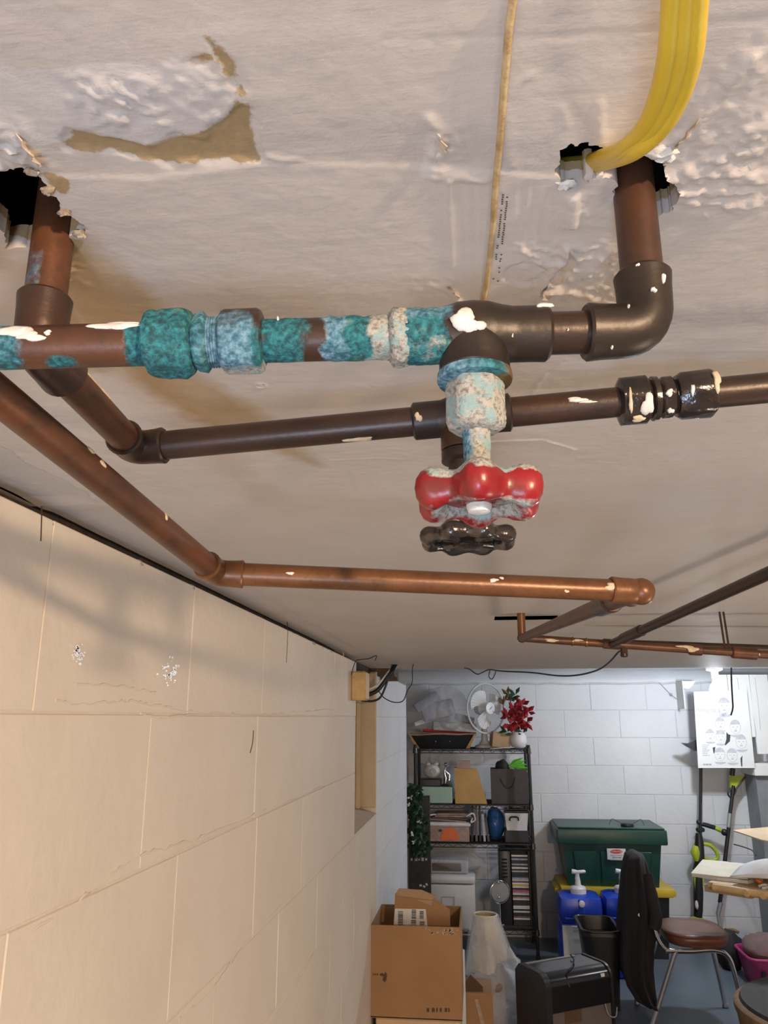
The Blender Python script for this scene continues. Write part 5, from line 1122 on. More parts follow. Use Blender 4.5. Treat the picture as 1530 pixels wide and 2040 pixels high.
mb = MB(); mb.ball(F(983, 1990, YL - .12), (.05, .05, .09), 14, 9, .15, 9); mb.out('foam_cup', 'label', hb, 60)

# ---- black cabinet with rounded top
cz0 = atz(1088, 1945, -1.06) - O
ZK = -1.06
A = atz(1086, 1944, ZK); B = atz(1219, 1921, ZK); C = atz(1034, 1914, ZK)
ex = (B - A); ex.z = 0; wdt = ex.length; ex.normalize(); ey = (C - A); ey.z = 0; dpt = ey.length; ey = Vector((-ex.y, ex.x, 0))
kc = thing('paper_shredder', 'black shredder bin with glossy rounded top and grey-brown front', 'shredder', (A + B) / 2 + Vector((0, 0, -A.z)))
ht = A.z; rr = .055
def kp(u, v, z): q = A + ex * u + ey * v; return Vector((q.x, q.y, z))
def side_prism(u, w, name, mat, inset=0.0, par=None):
    prof = [(inset, 0)] + [(inset + rr - rr * math.cos(t), ht - rr - inset + rr * math.sin(t)) for t in np.linspace(0, PI / 2, 8)] + [(dpt - .03, ht - inset), (dpt - inset, ht - .03), (dpt - inset, 0)]
    mb = MB(); mb.prism([kp(u, v, z) for v, z in prof], ex * w); return mb.out(name, mat, par or kc, 30)
side_prism(0, .03, 'side_panel', 'black'); side_prism(wdt - .012, .012, 'side_panel', 'black')
prof = [(.004, ht - .15)] + [(.004 + rr - rr * math.cos(t), ht - rr - .004 + rr * math.sin(t)) for t in np.linspace(0, PI / 2, 10)] + [(dpt - .03, ht - .004), (dpt - .004, ht - .03), (dpt - .004, ht - .15)]
mb = MB(); mb.prism([kp(.03, v, z) for v, z in prof], ex * (wdt - .042)); top_ = mb.out('rounded_top', 'gloss', kc, 30)
mb = MB(); mb.prism([kp(.03, v, z) for v, z in ((.012, 0), (.012, ht - .152), (dpt - .01, ht - .152), (dpt - .01, 0))], ex * (wdt - .042)); mb.out('front_panel', 'greypaper', kc, 0)
mb = MB(); mb.prism([kp(u, .0105, z) for u, z in ((.10, ht - .20), (.19, ht - .20), (.19, ht - .155), (.10, ht - .155))], ey * .002); mb.out('brown_label', 'carddark', kc, 0)
mb = MB(); mb.prism([kp(u, .006, z) for u, z in ((wdt - .06, ht - .05), (wdt - .04, ht - .05), (wdt - .04, ht - .032), (wdt - .06, ht - .032))], ey * .02); mb.out('white_sticker', 'label', kc, 0)
mb = MB(); mb.prism([kp(u, v, ht - .004) for u, v in ((.03, dpt * .80), (wdt - .06, dpt * .80), (wdt - .06, dpt * .86), (.03, dpt * .86))], (0, 0, .003)); mb.out('feed_slot', 'steel', kc, 0)
mb = MB(); mb.tube(curve_pts([kp(wdt - .05, .004, ht - .15), kp(wdt - .045, -.01, ht - .19), kp(wdt - .01, -.012, ht - .20), kp(wdt + .012, .0, ht - .17)], 6), .003, 6); mb.out('loop_handle', 'steel', kc, 60)
mb = MB(); mb.tube(curve_pts([atz(1136, 1902, ZK + .01), atz(1143, 1912, ZK + .006), atz(1139, 1925, ZK + .004), kp(.13, .02, ht - .015), kp(.125, .001, ht - .06)], 6), .003, 6); tag(mb.out('power_cord', 'gloss', None, 60), 'thin black cord draped over the glossy shredder top', 'cord')

# ---- totes, jugs
YT = 5.84
yt = thing('storage_tote', 'black tote with yellow lid, beneath the green one', 'tote', (F(1228, 1880, YT).x, YT + .2, 0))
zy = F(1228, 1786, YT).z; X0, X1, _, _ = fb(1128, 1790, 1336, 1850, YT)
mb = MB(); b_ = .03; mb.add([(X0 + b_, YT + b_, 0), (X1 - b_, YT + b_, 0), (X1 - b_, YT + .40, 0), (X0 + b_, YT + .40, 0), (X0, YT, zy), (X1, YT, zy), (X1, YT + .43, zy), (X0, YT + .43, zy)], [(0, 3, 2, 1), (4, 5, 6, 7), (0, 1, 5, 4), (1, 2, 6, 5), (2, 3, 7, 6), (3, 0, 4, 7)]); mb.out('body', 'black', yt, 0)
X0, X1, _, zl = fb(1118, 1770, 1344, 1788, YT - .02)
mb = MB(); mb.bx(X0, X1, YT - .02, YT + .44, zy, zl, .014); yl = mb.out('lid', 'yellowlid', yt)
for s, X in ((-1, X0), (1, X1)): mb = MB(); mb.bx(X - .035, X + .035, YT + .08, YT + .34, zy - .01, zy + .03, .012); mb.out('latch', 'yellowlid', yt)
gt = thing('storage_tote', 'large dark green tote with lid, stacked on the yellow-lidded tote', 'tote', (F(1222, 1770, YT).x, YT + .2, zl))
X0, X1, _, zt_ = fb(1122, 1671, 1322, 1770, YT); b_ = .035
def taper(u, z): t = (z - zl) / (zt_ - zl); return X0 + b_ * (1 - t) + (X1 - X0 - 2 * b_ * (1 - t)) * u
mb = MB(); mb.add([(X0 + b_, YT + b_, zl), (X1 - b_, YT + b_, zl), (X1 - b_, YT + .40, zl), (X0 + b_, YT + .40, zl), (X0, YT, zt_), (X1, YT, zt_), (X1, YT + .43, zt_), (X0, YT + .43, zt_)], [(0, 3, 2, 1), (4, 5, 6, 7), (0, 1, 5, 4), (1, 2, 6, 5), (2, 3, 7, 6), (3, 0, 4, 7)]); mb.out('body', 'green', gt, 0)
for u0, u1 in ((.10, .33), (.38, .62), (.67, .90)):
    za, zb = zl + .03, zl + (zt_ - zl) * .72; fy = lambda z: YT + b_ * (1 - (z - zl) / (zt_ - zl))
    mb = MB(); mb.add([(taper(u0, za), fy(za) - .008, za), (taper(u1, za), fy(za) - .008, za), (taper(u1, zb), fy(zb) - .008, zb), (taper(u0, zb), fy(zb) - .008, zb), (taper(u0 - .012, za - .012), fy(za) + .002, za - .012), (taper(u1 + .012, za - .012), fy(za) + .002, za - .012), (taper(u1 + .012, zb + .012), fy(zb) + .002, zb + .012), (taper(u0 - .012, zb + .012), fy(zb) + .002, zb + .012)], [(0, 1, 2, 3), (4, 5, 1, 0), (5, 6, 2, 1), (6, 7, 3, 2), (7, 4, 0, 3)]); mb.out('raised_panel', 'green', gt, 0)
X0l, X1l, _, zl2 = fb(1109, 1649, 1329, 1671, YT - .02)
mb = MB(); mb.bx(X0l, X1l, YT - .03, YT + .46, zt_ - .035, zl2 - .012, .012); mb.out('rim', 'green', gt)
mb = MB(); mb.bx(X0l + .012, X1l - .012, YT - .015, YT + .45, zl2 - .012, zl2, .008); mb.out('lid', 'green', gt)
x0, x1, za, zb = fb(1209, 1690, 1246, 1712, YT); yy = YT + .004
mb = MB(); mb.bx(x0, x1, yy - .018, yy - .010, za, zb, .0); lbp = mb.out('sticker', 'label', gt, 0)
mb = MB(); c = Vector(((x0 + x1) / 2, yy - .019, zb - .018)); mb.prism([c + Vector((.040 * math.cos(t), 0, .013 * math.sin(t))) for t in np.linspace(0, 2 * PI, 20, endpoint=False)], (0, -.001, 0)); mb.out('red_oval', 'redprint', lbp, 0)
text('lettering', 'Rubbermaid', .0145, (c.x, yy - .0212, c.z), 'label', lbp)
for k, (w, mt) in enumerate(((.08, 'grey'), (.06, 'packblue'), (.09, 'lightgrey'))): mb = MB(); mb.bx(c.x - w / 2, c.x + w / 2, yy - .0195, yy - .018, zb - .045 - k * .014, zb - .038 - k * .014); mb.out('print_line', mt, lbp, 0)
gd = thing('small_gadget', 'small black gadget with thin wires lying on the green tote lid', 'gadget', (F(1252, 1650, YT).x, YT + .1, zl2))
c = Vector((F(1254, 1648, YT).x, YT + .08, zl2 + .012)); mb = MB(); mb.lathe([(.042, -.012), (.046, -.006), (.044, .006), (.03, .012)], c, 18); mb.out('body', 'black', gd)
for s in (-1, 1): mb = MB(); mb.tube(curve_pts([c + Vector((s * .03, 0, 0)), c + Vector((s * .07, 0, .02)), c + Vector((s * .10, .02, .03)), c + Vector((s * .12, .02, -.008))], 5), .0018, 5); mb.out('wire', 'ink', gd, 60)
def make_jug(label, X0, X1, Y, zt):
    cx, hw = (X0 + X1) / 2, (X1 - X0) / 2; j = thing('water_jug', label, 'jug', (cx, Y + .14, 0), 'blue water jugs')
    mb = MB(); mb.bx(cx - hw, cx + hw, Y, Y + .28, 0, zt * .67, .03); mb.bx(cx - hw + .002, cx + hw - .002, Y + .003, Y + .277, zt * .64, zt, .05); mb.out('body', 'blue', j)
    mb = MB(); mb.bx(cx - .02, cx + .02, Y - .006, Y + .1, zt - .10, zt - .012, .008); mb.bx(cx - hw * .8, cx - .04, Y - .005, Y + .02, zt - .13, zt - .118, .004); mb.bx(cx + .04, cx + hw * .8, Y - .005, Y + .02, zt - .13, zt - .118, .004); mb.out('moulded_rib', 'blue', j)
    mb = MB(); mb.bx(cx - hw + .012, cx + hw - .004, Y - .003, Y + .01, zt * .15, zt * .64, .002); lb_ = mb.out('label', 'label', j, 0)
    mb = MB(); mb.bx(cx + hw * .15, cx + hw - .006, Y - .005, Y - .003, zt * .54, zt * .63); mb.out('teal_print', 'teal', lb_, 0)
    for k, (w, z, mt) in enumerate(((.085, .60, 'grey'), (.07, .565, 'grey'), (.09, .47, 'lightgrey'), (.09, .45, 'lightgrey'), (.09, .43, 'lightgrey'), (.06, .28, 'grey'))): mb = MB(); mb.bx(cx - hw * .45, cx - hw * .45 + w, Y - .0045, Y - .003, zt * z, zt * z + (.012 if k in (0, 1, 5) else .005)); mb.out('print_line', mt, lb_, 0)
    c = Vector((cx, Y + .13, zt))
    mb = MB(); mb.lathe([(.05, 0), (.05, .03), (.042, .04), (.02, .046), (.016, .08), (.013, .10)], c, 20); cp = mb.out('pump_cap', 'white', j)
    mb = MB(); mb.tube(curve_pts([c + Vector((-.005, 0, .08)), c + Vector((-.002, 0, .12)), c + Vector((-.035, 0, .128))], 5), [.014] * 11, 10); mb.box(c + Vector((.012, 0, .126)), (.085, .035, .018), .007, R3d(0, -.1, 0)); mb.out('pump_head', 'white', cp, 50)
    mb = MB(); mb.lathe([(.016, 0), (.02, .006), (.018, .02), (.006, .024)], (cx, Y - .004, zt - .035), 14, R3d(PI / 2, 0, 0)); mb.out('vent_cap', 'white', j); return j
YJ = 5.42
X0, X1, _, zt_ = fb(1116, 1788, 1206, 1890, YJ)
make_jug('blue water jug with full white label showing, before the green tote', X0, X1, YJ, zt_)
X0, X1, _, zt_ = fb(1207, 1787, 1297, 1890, YJ)
make_jug('blue water jug half hidden behind the dark jacket', X0, X1, YJ, zt_)

# ---- black bin, chair, jacket
bn_ = thing('waste_bin', 'tall black plastic bin beside the jacket-draped chair', 'bin', (F(1200, 1980, 4.82).x, 4.95, 0))
X0, X1, _, zt_ = fb(1163, 1856, 1243, 1980, 4.8)
def ring(x0, x1, y0_, y1_, z, r=.05, n=5):
    out = []
    for cx_, cy_, a0 in ((x1 - r, y1_ - r, 0), (x0 + r, y1_ - r, PI / 2), (x0 + r, y0_ + r, PI), (x1 - r, y0_ + r, 1.5 * PI)):
        for k in range(n): a = a0 + PI / 2 * k / (n - 1); out.append((cx_ + r * math.cos(a), cy_ + r * math.sin(a), z))
    return out
def loft(rings, cap=True):
    n = len(rings[0]); V_ = [p for r in rings for p in r]; F_ = [(j * n + i, j * n + (i + 1) % n, (j + 1) * n + (i + 1) % n, (j + 1) * n + i) for j in range(len(rings) - 1) for i in range(n)]
    if cap: F_ += [tuple(range(n - 1, -1, -1))]
    return V_, F_
V_, F_ = loft([ring(X0 + .05, X1 - .02, 4.86, 5.12, 0), ring(X0 + .012, X1 - .004, 4.81, 5.16, zt_ - .03), ring(X0, X1, 4.80, 5.17, zt_ - .028), ring(X0, X1, 4.80, 5.17, zt_), ring(X0 + .012, X1 - .012, 4.812, 5.158, zt_), ring(X0 + .06, X1 - .03, 4.87, 5.11, .02)])
mb = MB(); mb.add(V_, F_ + [tuple(range(5 * 20, 6 * 20))]); mb.out('body', 'black', bn_, 40)
mb = MB(); p_ = [Vector(q) for q in ring(X0 - .003, X1 + .003, 4.797, 5.173, zt_ - .004)]; mb.tube(p_, .006, 6, closed=True); mb.out('rim', 'gloss', bn_, 60)
YN, YD = 4.63, 5.00
ch = thing('chair', 'chrome-legged chair with brown vinyl seat, dark jacket over its back', 'chair', (F(1390, 2030, YN).x, (YN + YD) / 2, 0))
zs_ = F(1390, 1893, YN).z
fx0, fx1 = F(1297, 2030, YN).x, F(1488, 2034, YN).x
jx, rx = F(1338, 1893, YN).x, F(1447, 1893, YN).x
zback = F(1250, 1716, YN + .18).z
bxt = F(1276, 1760, YN).x
for Y, fo in ((YN, 0), (YD, 0)):
    mb = MB(); mb.tube(curve_pts([(fx0, Y, .012), (jx + .01, Y, zs_ - .03), (jx + .025, Y, zs_ - .012)], 6), .0125, 12); mb.out('rear_leg', 'steel', ch, 60)
    mb = MB(); mb.tube(curve_pts([(jx - .03, Y, zs_ - .008), (jx + .1, Y, zs_ - .006), (rx - .06, Y, zs_ + .002), (rx, Y, zs_ - .02), (rx + .028, Y, zs_ - .10), (fx1, Y, .012)], 7), .0125, 12); mb.out('front_leg', 'silver', ch, 60)
    mb = MB(); mb.tube(curve_pts([(jx + .02, Y, zs_ - .008), (jx - .03, Y, zs_ + .002), (jx - .07, Y, zs_ + .06), (jx - .105, Y, zs_ + .2), (bxt - .02, Y, zback - .24)], 7), .0115, 12); mb.out('back_post', 'silver', ch, 60)
    for X in (fx0, fx1): mb = MB(); mb.lathe([(.013, 0), (.017, .004), (.016, .02), (.0125, .026)], (X, Y, 0), 12); mb.out('foot_cap', 'steel', ch)
n = 40; zr = []
sx0, sx1, sy0, sy1 = F(1333, 1870, YN).x, F(1463, 1870, YN).x, YN - .015, YD + .025
def sring(k, z, dz=0):
    out = []
    for i in range(n):
        a = 2 * PI * i / n; c_, s_ = math.cos(a), math.sin(a); e = .62
        out.append(((sx0 + sx1) / 2 + (sx1 - sx0) / 2 * k * math.copysign(abs(c_) ** e, c_), (sy0 + sy1) / 2 + (sy1 - sy0) / 2 * k * math.copysign(abs(s_) ** e, s_), z + dz * c_ * c_))
    return out
V_, F_ = loft([sring(.82, zs_ + .004), sring(.95, zs_ + .012), sring(1.0, zs_ + .035), sring(.985, zs_ + .058), sring(.90, zs_ + .070), sring(.6, zs_ + .066), sring(.2, zs_ + .058)])
mb = MB(); mb.add(V_, F_ + [tuple(range(6 * n, 7 * n))]); st_ = mb.out('seat', 'vinyl', ch, 60)
mb = MB(); mb.tube([Vector(p) for p in sring(.985, zs_ + .060)], .004, 6, closed=True); mb.out('welt', 'vinyl', st_, 60)
mb = MB(); V_ = []
mb.box((bxt - .01, (YN + YD) / 2, zback - .20), (.03, .2, .14), .012, R3d(0, -.18, 0)); mb.out('backrest', 'vinyl', ch)
jk = thing('jacket', 'long dark maroon jacket draped over the chair back', 'jacket', (F(1275, 1990, 4.8).x, 4.82, .12))
prof_px = [(1703, 1262, 1282), (1712, 1250, 1293), (1730, 1246, 1297), (1760, 1243, 1304), (1800, 1240, 1312), (1830, 1238, 1316), (1850, 1237, 1311), (1880, 1236, 1305), (1920, 1235, 1304), (1955, 1243, 1307), (1985, 1262, 1310), (1998, 1287, 1311)]
rings_ = []; n = 64
for j, (y, xa_, xb_) in enumerate(prof_px):
    a, b = F(xa_, y, 4.78), F(xb_, y, 4.70); t = j / (len(prof_px) - 1); hy = .13 + .09 * min(1, t * 3); rg = []
    for i in range(n):
        q = 2 * PI * i / n; fold = 1 + (.05 + .07 * t) * math.sin(7 * q + 1.5 * t) + .04 * math.sin(13 * q - 3 * t)
        rg.append(((a.x + b.x) / 2 + (b.x - a.x) / 2 * math.cos(q) * (fold if abs(math.cos(q)) < .9 else min(fold, 1.02)), 4.82 + hy * math.sin(q) * fold, (a.z + b.z) / 2 + (.012 * math.sin(3 * q) if j else 0)))
    rings_.append(rg)
rings_ = rings_[::-1]
V_, F_ = loft(rings_); mb = MB(); mb.add(V_, F_ + [tuple(range(n * 11, n * 12))]); mb.out('body', 'jacket', jk, 70)
mb = MB(); mb.tube(curve_pts([F(1290, 1740, 4.60), F(1300, 1790, 4.58), F(1307, 1830, 4.57), F(1302, 1850, 4.57)], 5), [.026] * 4 + [.03] * 5 + [.032] * 4 + [.028] * 3, 12); mb.out('sleeve', 'jacket', jk, 60)

# ---- poster and boards by the bulb
YP = 5.985
po = thing('poster', 'white poster board printed with grey sketched portraits, behind the bulb', 'poster', (F(1440, 1530, YP).x, YP, F(1440, 1530, YP).z))
pq = [F(1382, 1378, YP), F(1488, 1374, YP), F(1504, 1530, YP), F(1391, 1530, YP)]
mb = MB(); mb.prism(pq, (0, .008, 0)); mb.out('board', 'board', po, 0)
def pp(u, v, off=.0): a = pq[0].lerp(pq[1], u); b = pq[3].lerp(pq[2], u); q = a.lerp(b, v); return Vector((q.x, YP - .0006 - off, q.z))
def pe(u, v, ru, rv, mat, name, off=0.0, a0=0, a1=2 * PI, n=16, sk=0.0):
    mb = MB(); mb.prism([pp(u + ru * math.cos(t) + sk * math.sin(t), v + rv * math.sin(t), off) for t in np.linspace(a0, a1, n, endpoint=abs(a1 - a0) < 6)], (0, -.0004, 0)); return mb.out(name, mat, po, 0)
for k, (u, v, s) in enumerate(((.55, .20, 1.15), (.72, .48, 1.0), (.45, .43, .9), (.25, .58, .85), (.44, .60, .9), (.80, .67, 1.0), (.40, .83, .95), (.62, .84, .95))):
    ru, rv = .095 * s, .085 * s
    mb = MB(); mb.tube([pp(u + ru * math.cos(t), v + rv * math.sin(t)) for t in np.linspace(0, 2 * PI, 20, endpoint=False)], .0012, 4, closed=True); mb.out('head_outline', 'lightgrey', po, 60)
    pe(u, v - rv * .2, ru * 1.0, rv * .95, 'lightgrey', 'hair_sketch', 0, PI * 1.06, PI * 1.94, 12)
    for sgn in (-1, 1): pe(u + sgn * ru * .4, v - rv * .02, ru * .20, rv * .06, 'grey', 'eye_sketch', .0004, n=8)
    pe(u + ru * .05, v + rv * .30, ru * .10, rv * .12, 'lightgrey', 'nose_sketch', .0004, n=8); pe(u, v + rv * .58, ru * .34, rv * .09, 'grey', 'mouth_sketch', .0004, n=10)
    pe(u, v + rv * 1.15, ru * 1.1, rv * .4, 'lightgrey', 'collar_sketch', .0002, 0, PI, 10)
def ppoly(pts, mat, name): mb = MB(); mb.prism([pp(u, v, .0006) for u, v in pts], (0, -.0004, 0)); return mb.out(name, mat, po, 0)
ppoly([(.55, .54), (.58, .57), (.62, .58), (.60, .66), (.52, .71), (.50, .71), (.54, .63)], 'ink', 'dark_patch')
ppoly([(.76, .88), (.80, .84), (.79, .90), (.78, .98), (.76, .98)], 'ink', 'dark_patch')
ppoly([(.28, .74), (.33, .73), (.31, .80), (.29, .82)], 'ink', 'dark_patch')
ppoly([(.46, .30), (.60, .29), (.52, .34)], 'grey', 'dark_patch')
for k in range(7): ppoly([(.09, .70 + .022 * k), (.22 - .02 * (k % 3), .70 + .022 * k), (.22 - .02 * (k % 3), .712 + .022 * k), (.09, .712 + .022 * k)], 'lightgrey', 'print_line')
ppoly([(.09, .945), (.24, .945), (.24, .965), (.09, .965)], 'grey', 'print_line')
q = pp(.24, .25, .0012); text('lettering', 'America', .052, (q.x, q.y, q.z), 'grey', po, (PI / 2, .03, 0))
pk = thing('plank_panel', 'upright white boards hanging beside the poster under the far ceiling', 'panel', (F(1490, 1500, 6.02).x, 6.03, F(1490, 1500, 6.0).z))
for k, (xa_, xb_, xc_, xd_, yb_) in enumerate(((1426, 1447, 1462, 1443, 1468), (1448, 1491, 1507, 1463, 1468), (1492, 1528, 1548, 1510, 1502), (1530, 1570, 1590, 1550, 1502))):
    mb = MB(); mb.prism([F(xa_, 1344, 6.0), F(xb_, 1344, 6.0), F(xc_, yb_, 6.0), F(xd_, yb_, 6.0)], (0, .02, 0)); mb.out('plank', 'board', pk, 0)
for x in (1470, 1505):
    mb = MB(); mb.tube([F(x - 1, 1350, 5.998), F(x + 6, 1410, 5.998), F(x + 10, 1455, 5.998)], .0018, 4); mb.out('groove', 'lightgrey', pk, 0)
mb = MB(); mb.bx(F(1430, 1360, 6.0).x, F(1590, 1360, 6.0).x, 6.02, 6.06, F(1450, 1380, 6.0).z, F(1450, 1350, 6.0).z, .004); mb.out('top_rail', 'board', pk)
bk = thing('shelf_bracket', 'white board bracket under the ceiling beside the bulb', 'bracket', (F(1362, 1370, 6.1).x, 6.15, F(1362, 1400, 6.1).z))
mb = MB(); mb.prism([F(1361, 1357, 6.1), F(1386, 1357, 6.1), F(1378, 1368, 6.1), F(1371, 1373, 6.1), F(1362, 1371, 6.1)], (0, .02, 0)); mb.out('gusset', 'board', bk, 0)
mb = MB(); mb.bx(F(1359, 1360, 6.1).x, F(1361, 1360, 6.1).x, 6.1, BY - .002, F(1360, 1412, 6.1).z, F(1360, 1356, 6.1).z); mb.out('upright', 'board', bk, 0)
mb = MB(); mb.tube([F(1312, 1359, BY - .01), F(1337, 1384, BY - .01), F(1358, 1400, BY - .01)], .003, 5); mb.out('brace_wire', 'grey', bk, 60)
mb = MB(); mb.ball(F(1337, 1384, BY - .012), .012, 8, 6); mb.out('brace_knob', 'grey', bk)
wd = thing('garden_blade', 'pointed black blade jutting out from behind the poster', 'tool', (F(1380, 1490, 6.0).x, 6.0, F(1380, 1495, 6.0).z))
mb = MB(); mb.prism([F(1358, 1480, 6.03), F(1372, 1481, 6.03), F(1388, 1472, 6.03), F(1420, 1470, 6.03), F(1420, 1500, 6.03), F(1385, 1496, 6.03), F(1368, 1487, 6.03)], (0, .03, 0)); mb.out('blade', 'black', wd, 0)
mb = MB(); mb.tube([F(1400, 1485, 6.045), F(1400, 1440, 6.045)], .012, 8); mb.out('shaft', 'black', wd)
# grey ledge behind the table
lg = thing('wall_cabinet', 'grey painted cabinet side below the white boards at the far wall', 'cabinet', (F(1540, 1700, 6.1).x, 6.2, 0))
X0 = F(1512, 1600, 6.05).x
mb = MB(); mb.bx(X0, X0 + .8, 6.05, BY - .004, 0.0, F(1520, 1545, 6.05).z, .004); mb.out('body', 'ledgey', lg)
mb = MB(); mb.bx(X0 - .02, X0 + .8, 6.0, BY - .004, F(1520, 1545, 6.05).z, F(1520, 1520, 6.05).z, .004); mb.out('top', 'board', lg)

# ---- garden tools against the far wall
YG = 6.16
t1 = thing('pole_trimmer', 'lime and black trimmer with looped lime handle leaning on the wall', 'garden tool', (F(1390, 1840, YG).x, YG, 0))
def tb_(name, par, pts, r, mat, seg=10): mb = MB(); mb.tube(pts, r, seg); return mb.out(name, mat, par, 50)
g = lambda x, y, d=0: F(x, y, YG + d)
zfl = lambda x: Vector((g(x, 1840).x, YG, .01))
tb_('shaft', t1, [g(1396, 1500), g(1396, 1560), g(1395, 1668)], .012, 'black'); tb_('shaft_tube', t1, [g(1399, 1600, -.01), g(1399, 1640, -.01)], .004, 'steel')
tb_('throttle_grip', t1, [g(1392, 1660), g(1393, 1680), g(1394, 1715), g(1388, 1735)], [.022, .032, .035, .03], 'black', 12)
tb_('motor_shell', t1, [g(1387, 1685, -.01), g(1385, 1698, -.01), g(1389, 1715, -.01)], [.02, .035, .02], 'lime', 12)
tb_('loop_handle', t1, curve_pts([g(1400, 1681), g(1415, 1684), g(1427, 1697), g(1429, 1710), g(1415, 1714), g(1402, 1708)], 5), .013, 'lime')
tb_('assist_handle', t1, [g(1396, 1641), g(1408, 1644), g(1424, 1649)], [.014, .016, .016], 'black'); tb_('handle_tip', t1, [g(1424, 1649), g(1437, 1655)], .015, 'lime')
mb = MB(); mb.ball(g(1392, 1638), .018, 10, 8); mb.out('knob', 'black', t1); mb = MB(); mb.box(g(1395, 1653), (.06, .03, .03), .008); mb.out('clamp', 'black', t1)
mb = MB(); mb.prism([g(1383, 1748, -.02), g(1403, 1748, -.02), g(1401, 1768, -.02), g(1392, 1793, -.02), g(1386, 1793, -.02)], (0, .05, 0)); mb.out('battery_shell', 'lime', t1, 0)
tb_('lower_body', t1, [g(1391, 1735), g(1391, 1780), g(1391, 1812), g(1390, 1826)], [.03, .035, .032, .03], 'black', 12)
mb = MB(); mb.ball(g(1388, 1803, -.035), (.012, .01, .03), 10, 8); mb.out('white_badge', 'label', t1)
c = g(1389, 1835); mb = MB(); mb.lathe([(.06, -.02), (.062, -.005), (.045, .02), (.02, .03)], c, 18); mb.out('head_guard', 'lime', t1)
tb_('spool', t1, [c, Vector((c.x, c.y, .004))], [.035, .05], 'black')
t2_ = thing('pole_saw', 'lime-headed pole tool with grey joint leaning under the poster', 'garden tool', (F(1440, 1830, YG).x, YG, 0))
mb = MB(); mb.prism([g(1455, 1545), g(1485, 1547), g(1475, 1562), g(1468, 1571), g(1456, 1569)], (0, .04, 0)); mb.out('head_shell', 'lime', t2_, 0)
tb_('guard_bar', t2_, [g(1486, 1546, -.01), g(1466, 1572, -.01)], .006, 'black'); tb_('head_neck', t2_, [g(1458, 1545), g(1460, 1530)], .018, 'black')
tb_('upper_shaft', t2_, [g(1461, 1565), g(1457, 1600), g(1454, 1622)], .013, 'black')
tb_('trigger_loop', t2_, curve_pts([g(1459, 1570), g(1450, 1580), g(1456, 1589), g(1464, 1580), g(1466, 1570)], 5), .006, 'black')
tb_('joint_sleeve', t2_, [g(1454, 1620), g(1451, 1648)], .016, 'steel', 12); tb_('lower_shaft', t2_, [g(1452, 1646), g(1445, 1706), g(1438, 1768), g(1434, 1798)], .014, 'black')
mb = MB(); mb.ball(g(1443, 1658, -.01), .024, 10, 8); mb.out('latch', 'black', t2_); tb_('end_sleeve', t2_, [g(1436, 1797), g(1430, 1822)], .016, 'steel', 12)
c = Vector((g(1442, 1830).x, YG - .02, .03)); tb_('end_bar', t2_, [g(1430, 1820), Vector((c.x - .03, c.y, .02))], .012, 'steel')
mb = MB(); mb.tube([c + Vector((.09 * math.cos(t), .03 * math.sin(t), .05 + .04 * math.sin(t + .5))) for t in np.linspace(.3, PI + .6, 12)], .012, 8); mb.out('guard_hoop', 'rust', t2_, 60)

# ---- table with its load
ZT_ = -.79
ta = thing('work_table', 'pine-edged work table cut off by the frame edge', 'table', (atz(1530, 1780, ZT_).x, 4.4, 0))
Ta, Tb = atz(1410, 1757, ZT_), atz(1620, 1789, ZT_); e1 = (Tb - Ta); e1.z = 0; e1.normalize(); e2 = Vector((-e1.y, e1.x, 0))
def tp(u, v, z=0): q = Ta + e1 * u + e2 * v; return Vector((q.x, q.y, Ta.z + z))
mb = MB(); mb.prism([tp(0, 0, -.022), tp(1.5, 0, -.022), tp(1.5, .52, -.022), tp(0, .52, -.022)], (0, 0, .022)); mb.out('table_top', 'pinewood', ta, 0)
mb = MB(); mb.tube([tp(.03, -.008, -.018), tp(1.5, -.008, -.018)], .018, 12); mb.out('edge_rail', 'pinewood', ta, 50)
for u in (.20, .275): mb = MB(); mb.tube([tp(u, -.03, -.02), tp(u, -.012, -.02)], .015, 10); mb.out('rail_knob', 'pinewood', ta, 50)
for u in (1.25, 1.45):
    for v in (.05, .47): mb = MB(); q = tp(u, v); mb.bx(q.x - .025, q.x + .025, q.y - .025, q.y + .025, 0, q.z - .022, .003); mb.out('leg', 'pinewood', ta, 0)
mb = MB(); mb.prism([tp(-.03, .02, -.05), tp(.2, .02, -.05), tp(.2, .3, -.05), tp(.0, .3, -.05)], (0, 0, .028)); mb.out('under_shelf', 'cardin', ta, 0)
zt_ = ZT_ + .004
def sheet(name, px, dz, mat, label, cat, th=.006):
    mb = MB(); mb.prism([atz(x, y, ZT_ + dz) for x, y in px], (0, 0, th)); return tag(mb.out(name, mat, None, 0), label, cat)
sheet('foam_sheet', [(1379, 1746), (1402, 1720), (1470, 1724), (1520, 1730), (1520, 1755), (1490, 1761), (1430, 1754)], .001, 'board', 'white foam sheet lying lowest on the table corner', 'sheet', .014)
sheet('file_folder', [(1377, 1741), (1400, 1714), (1446, 1718), (1500, 1728), (1490, 1752), (1440, 1748)], .017, 'manila', 'open manila folder jutting over the table corner', 'folder', .005)
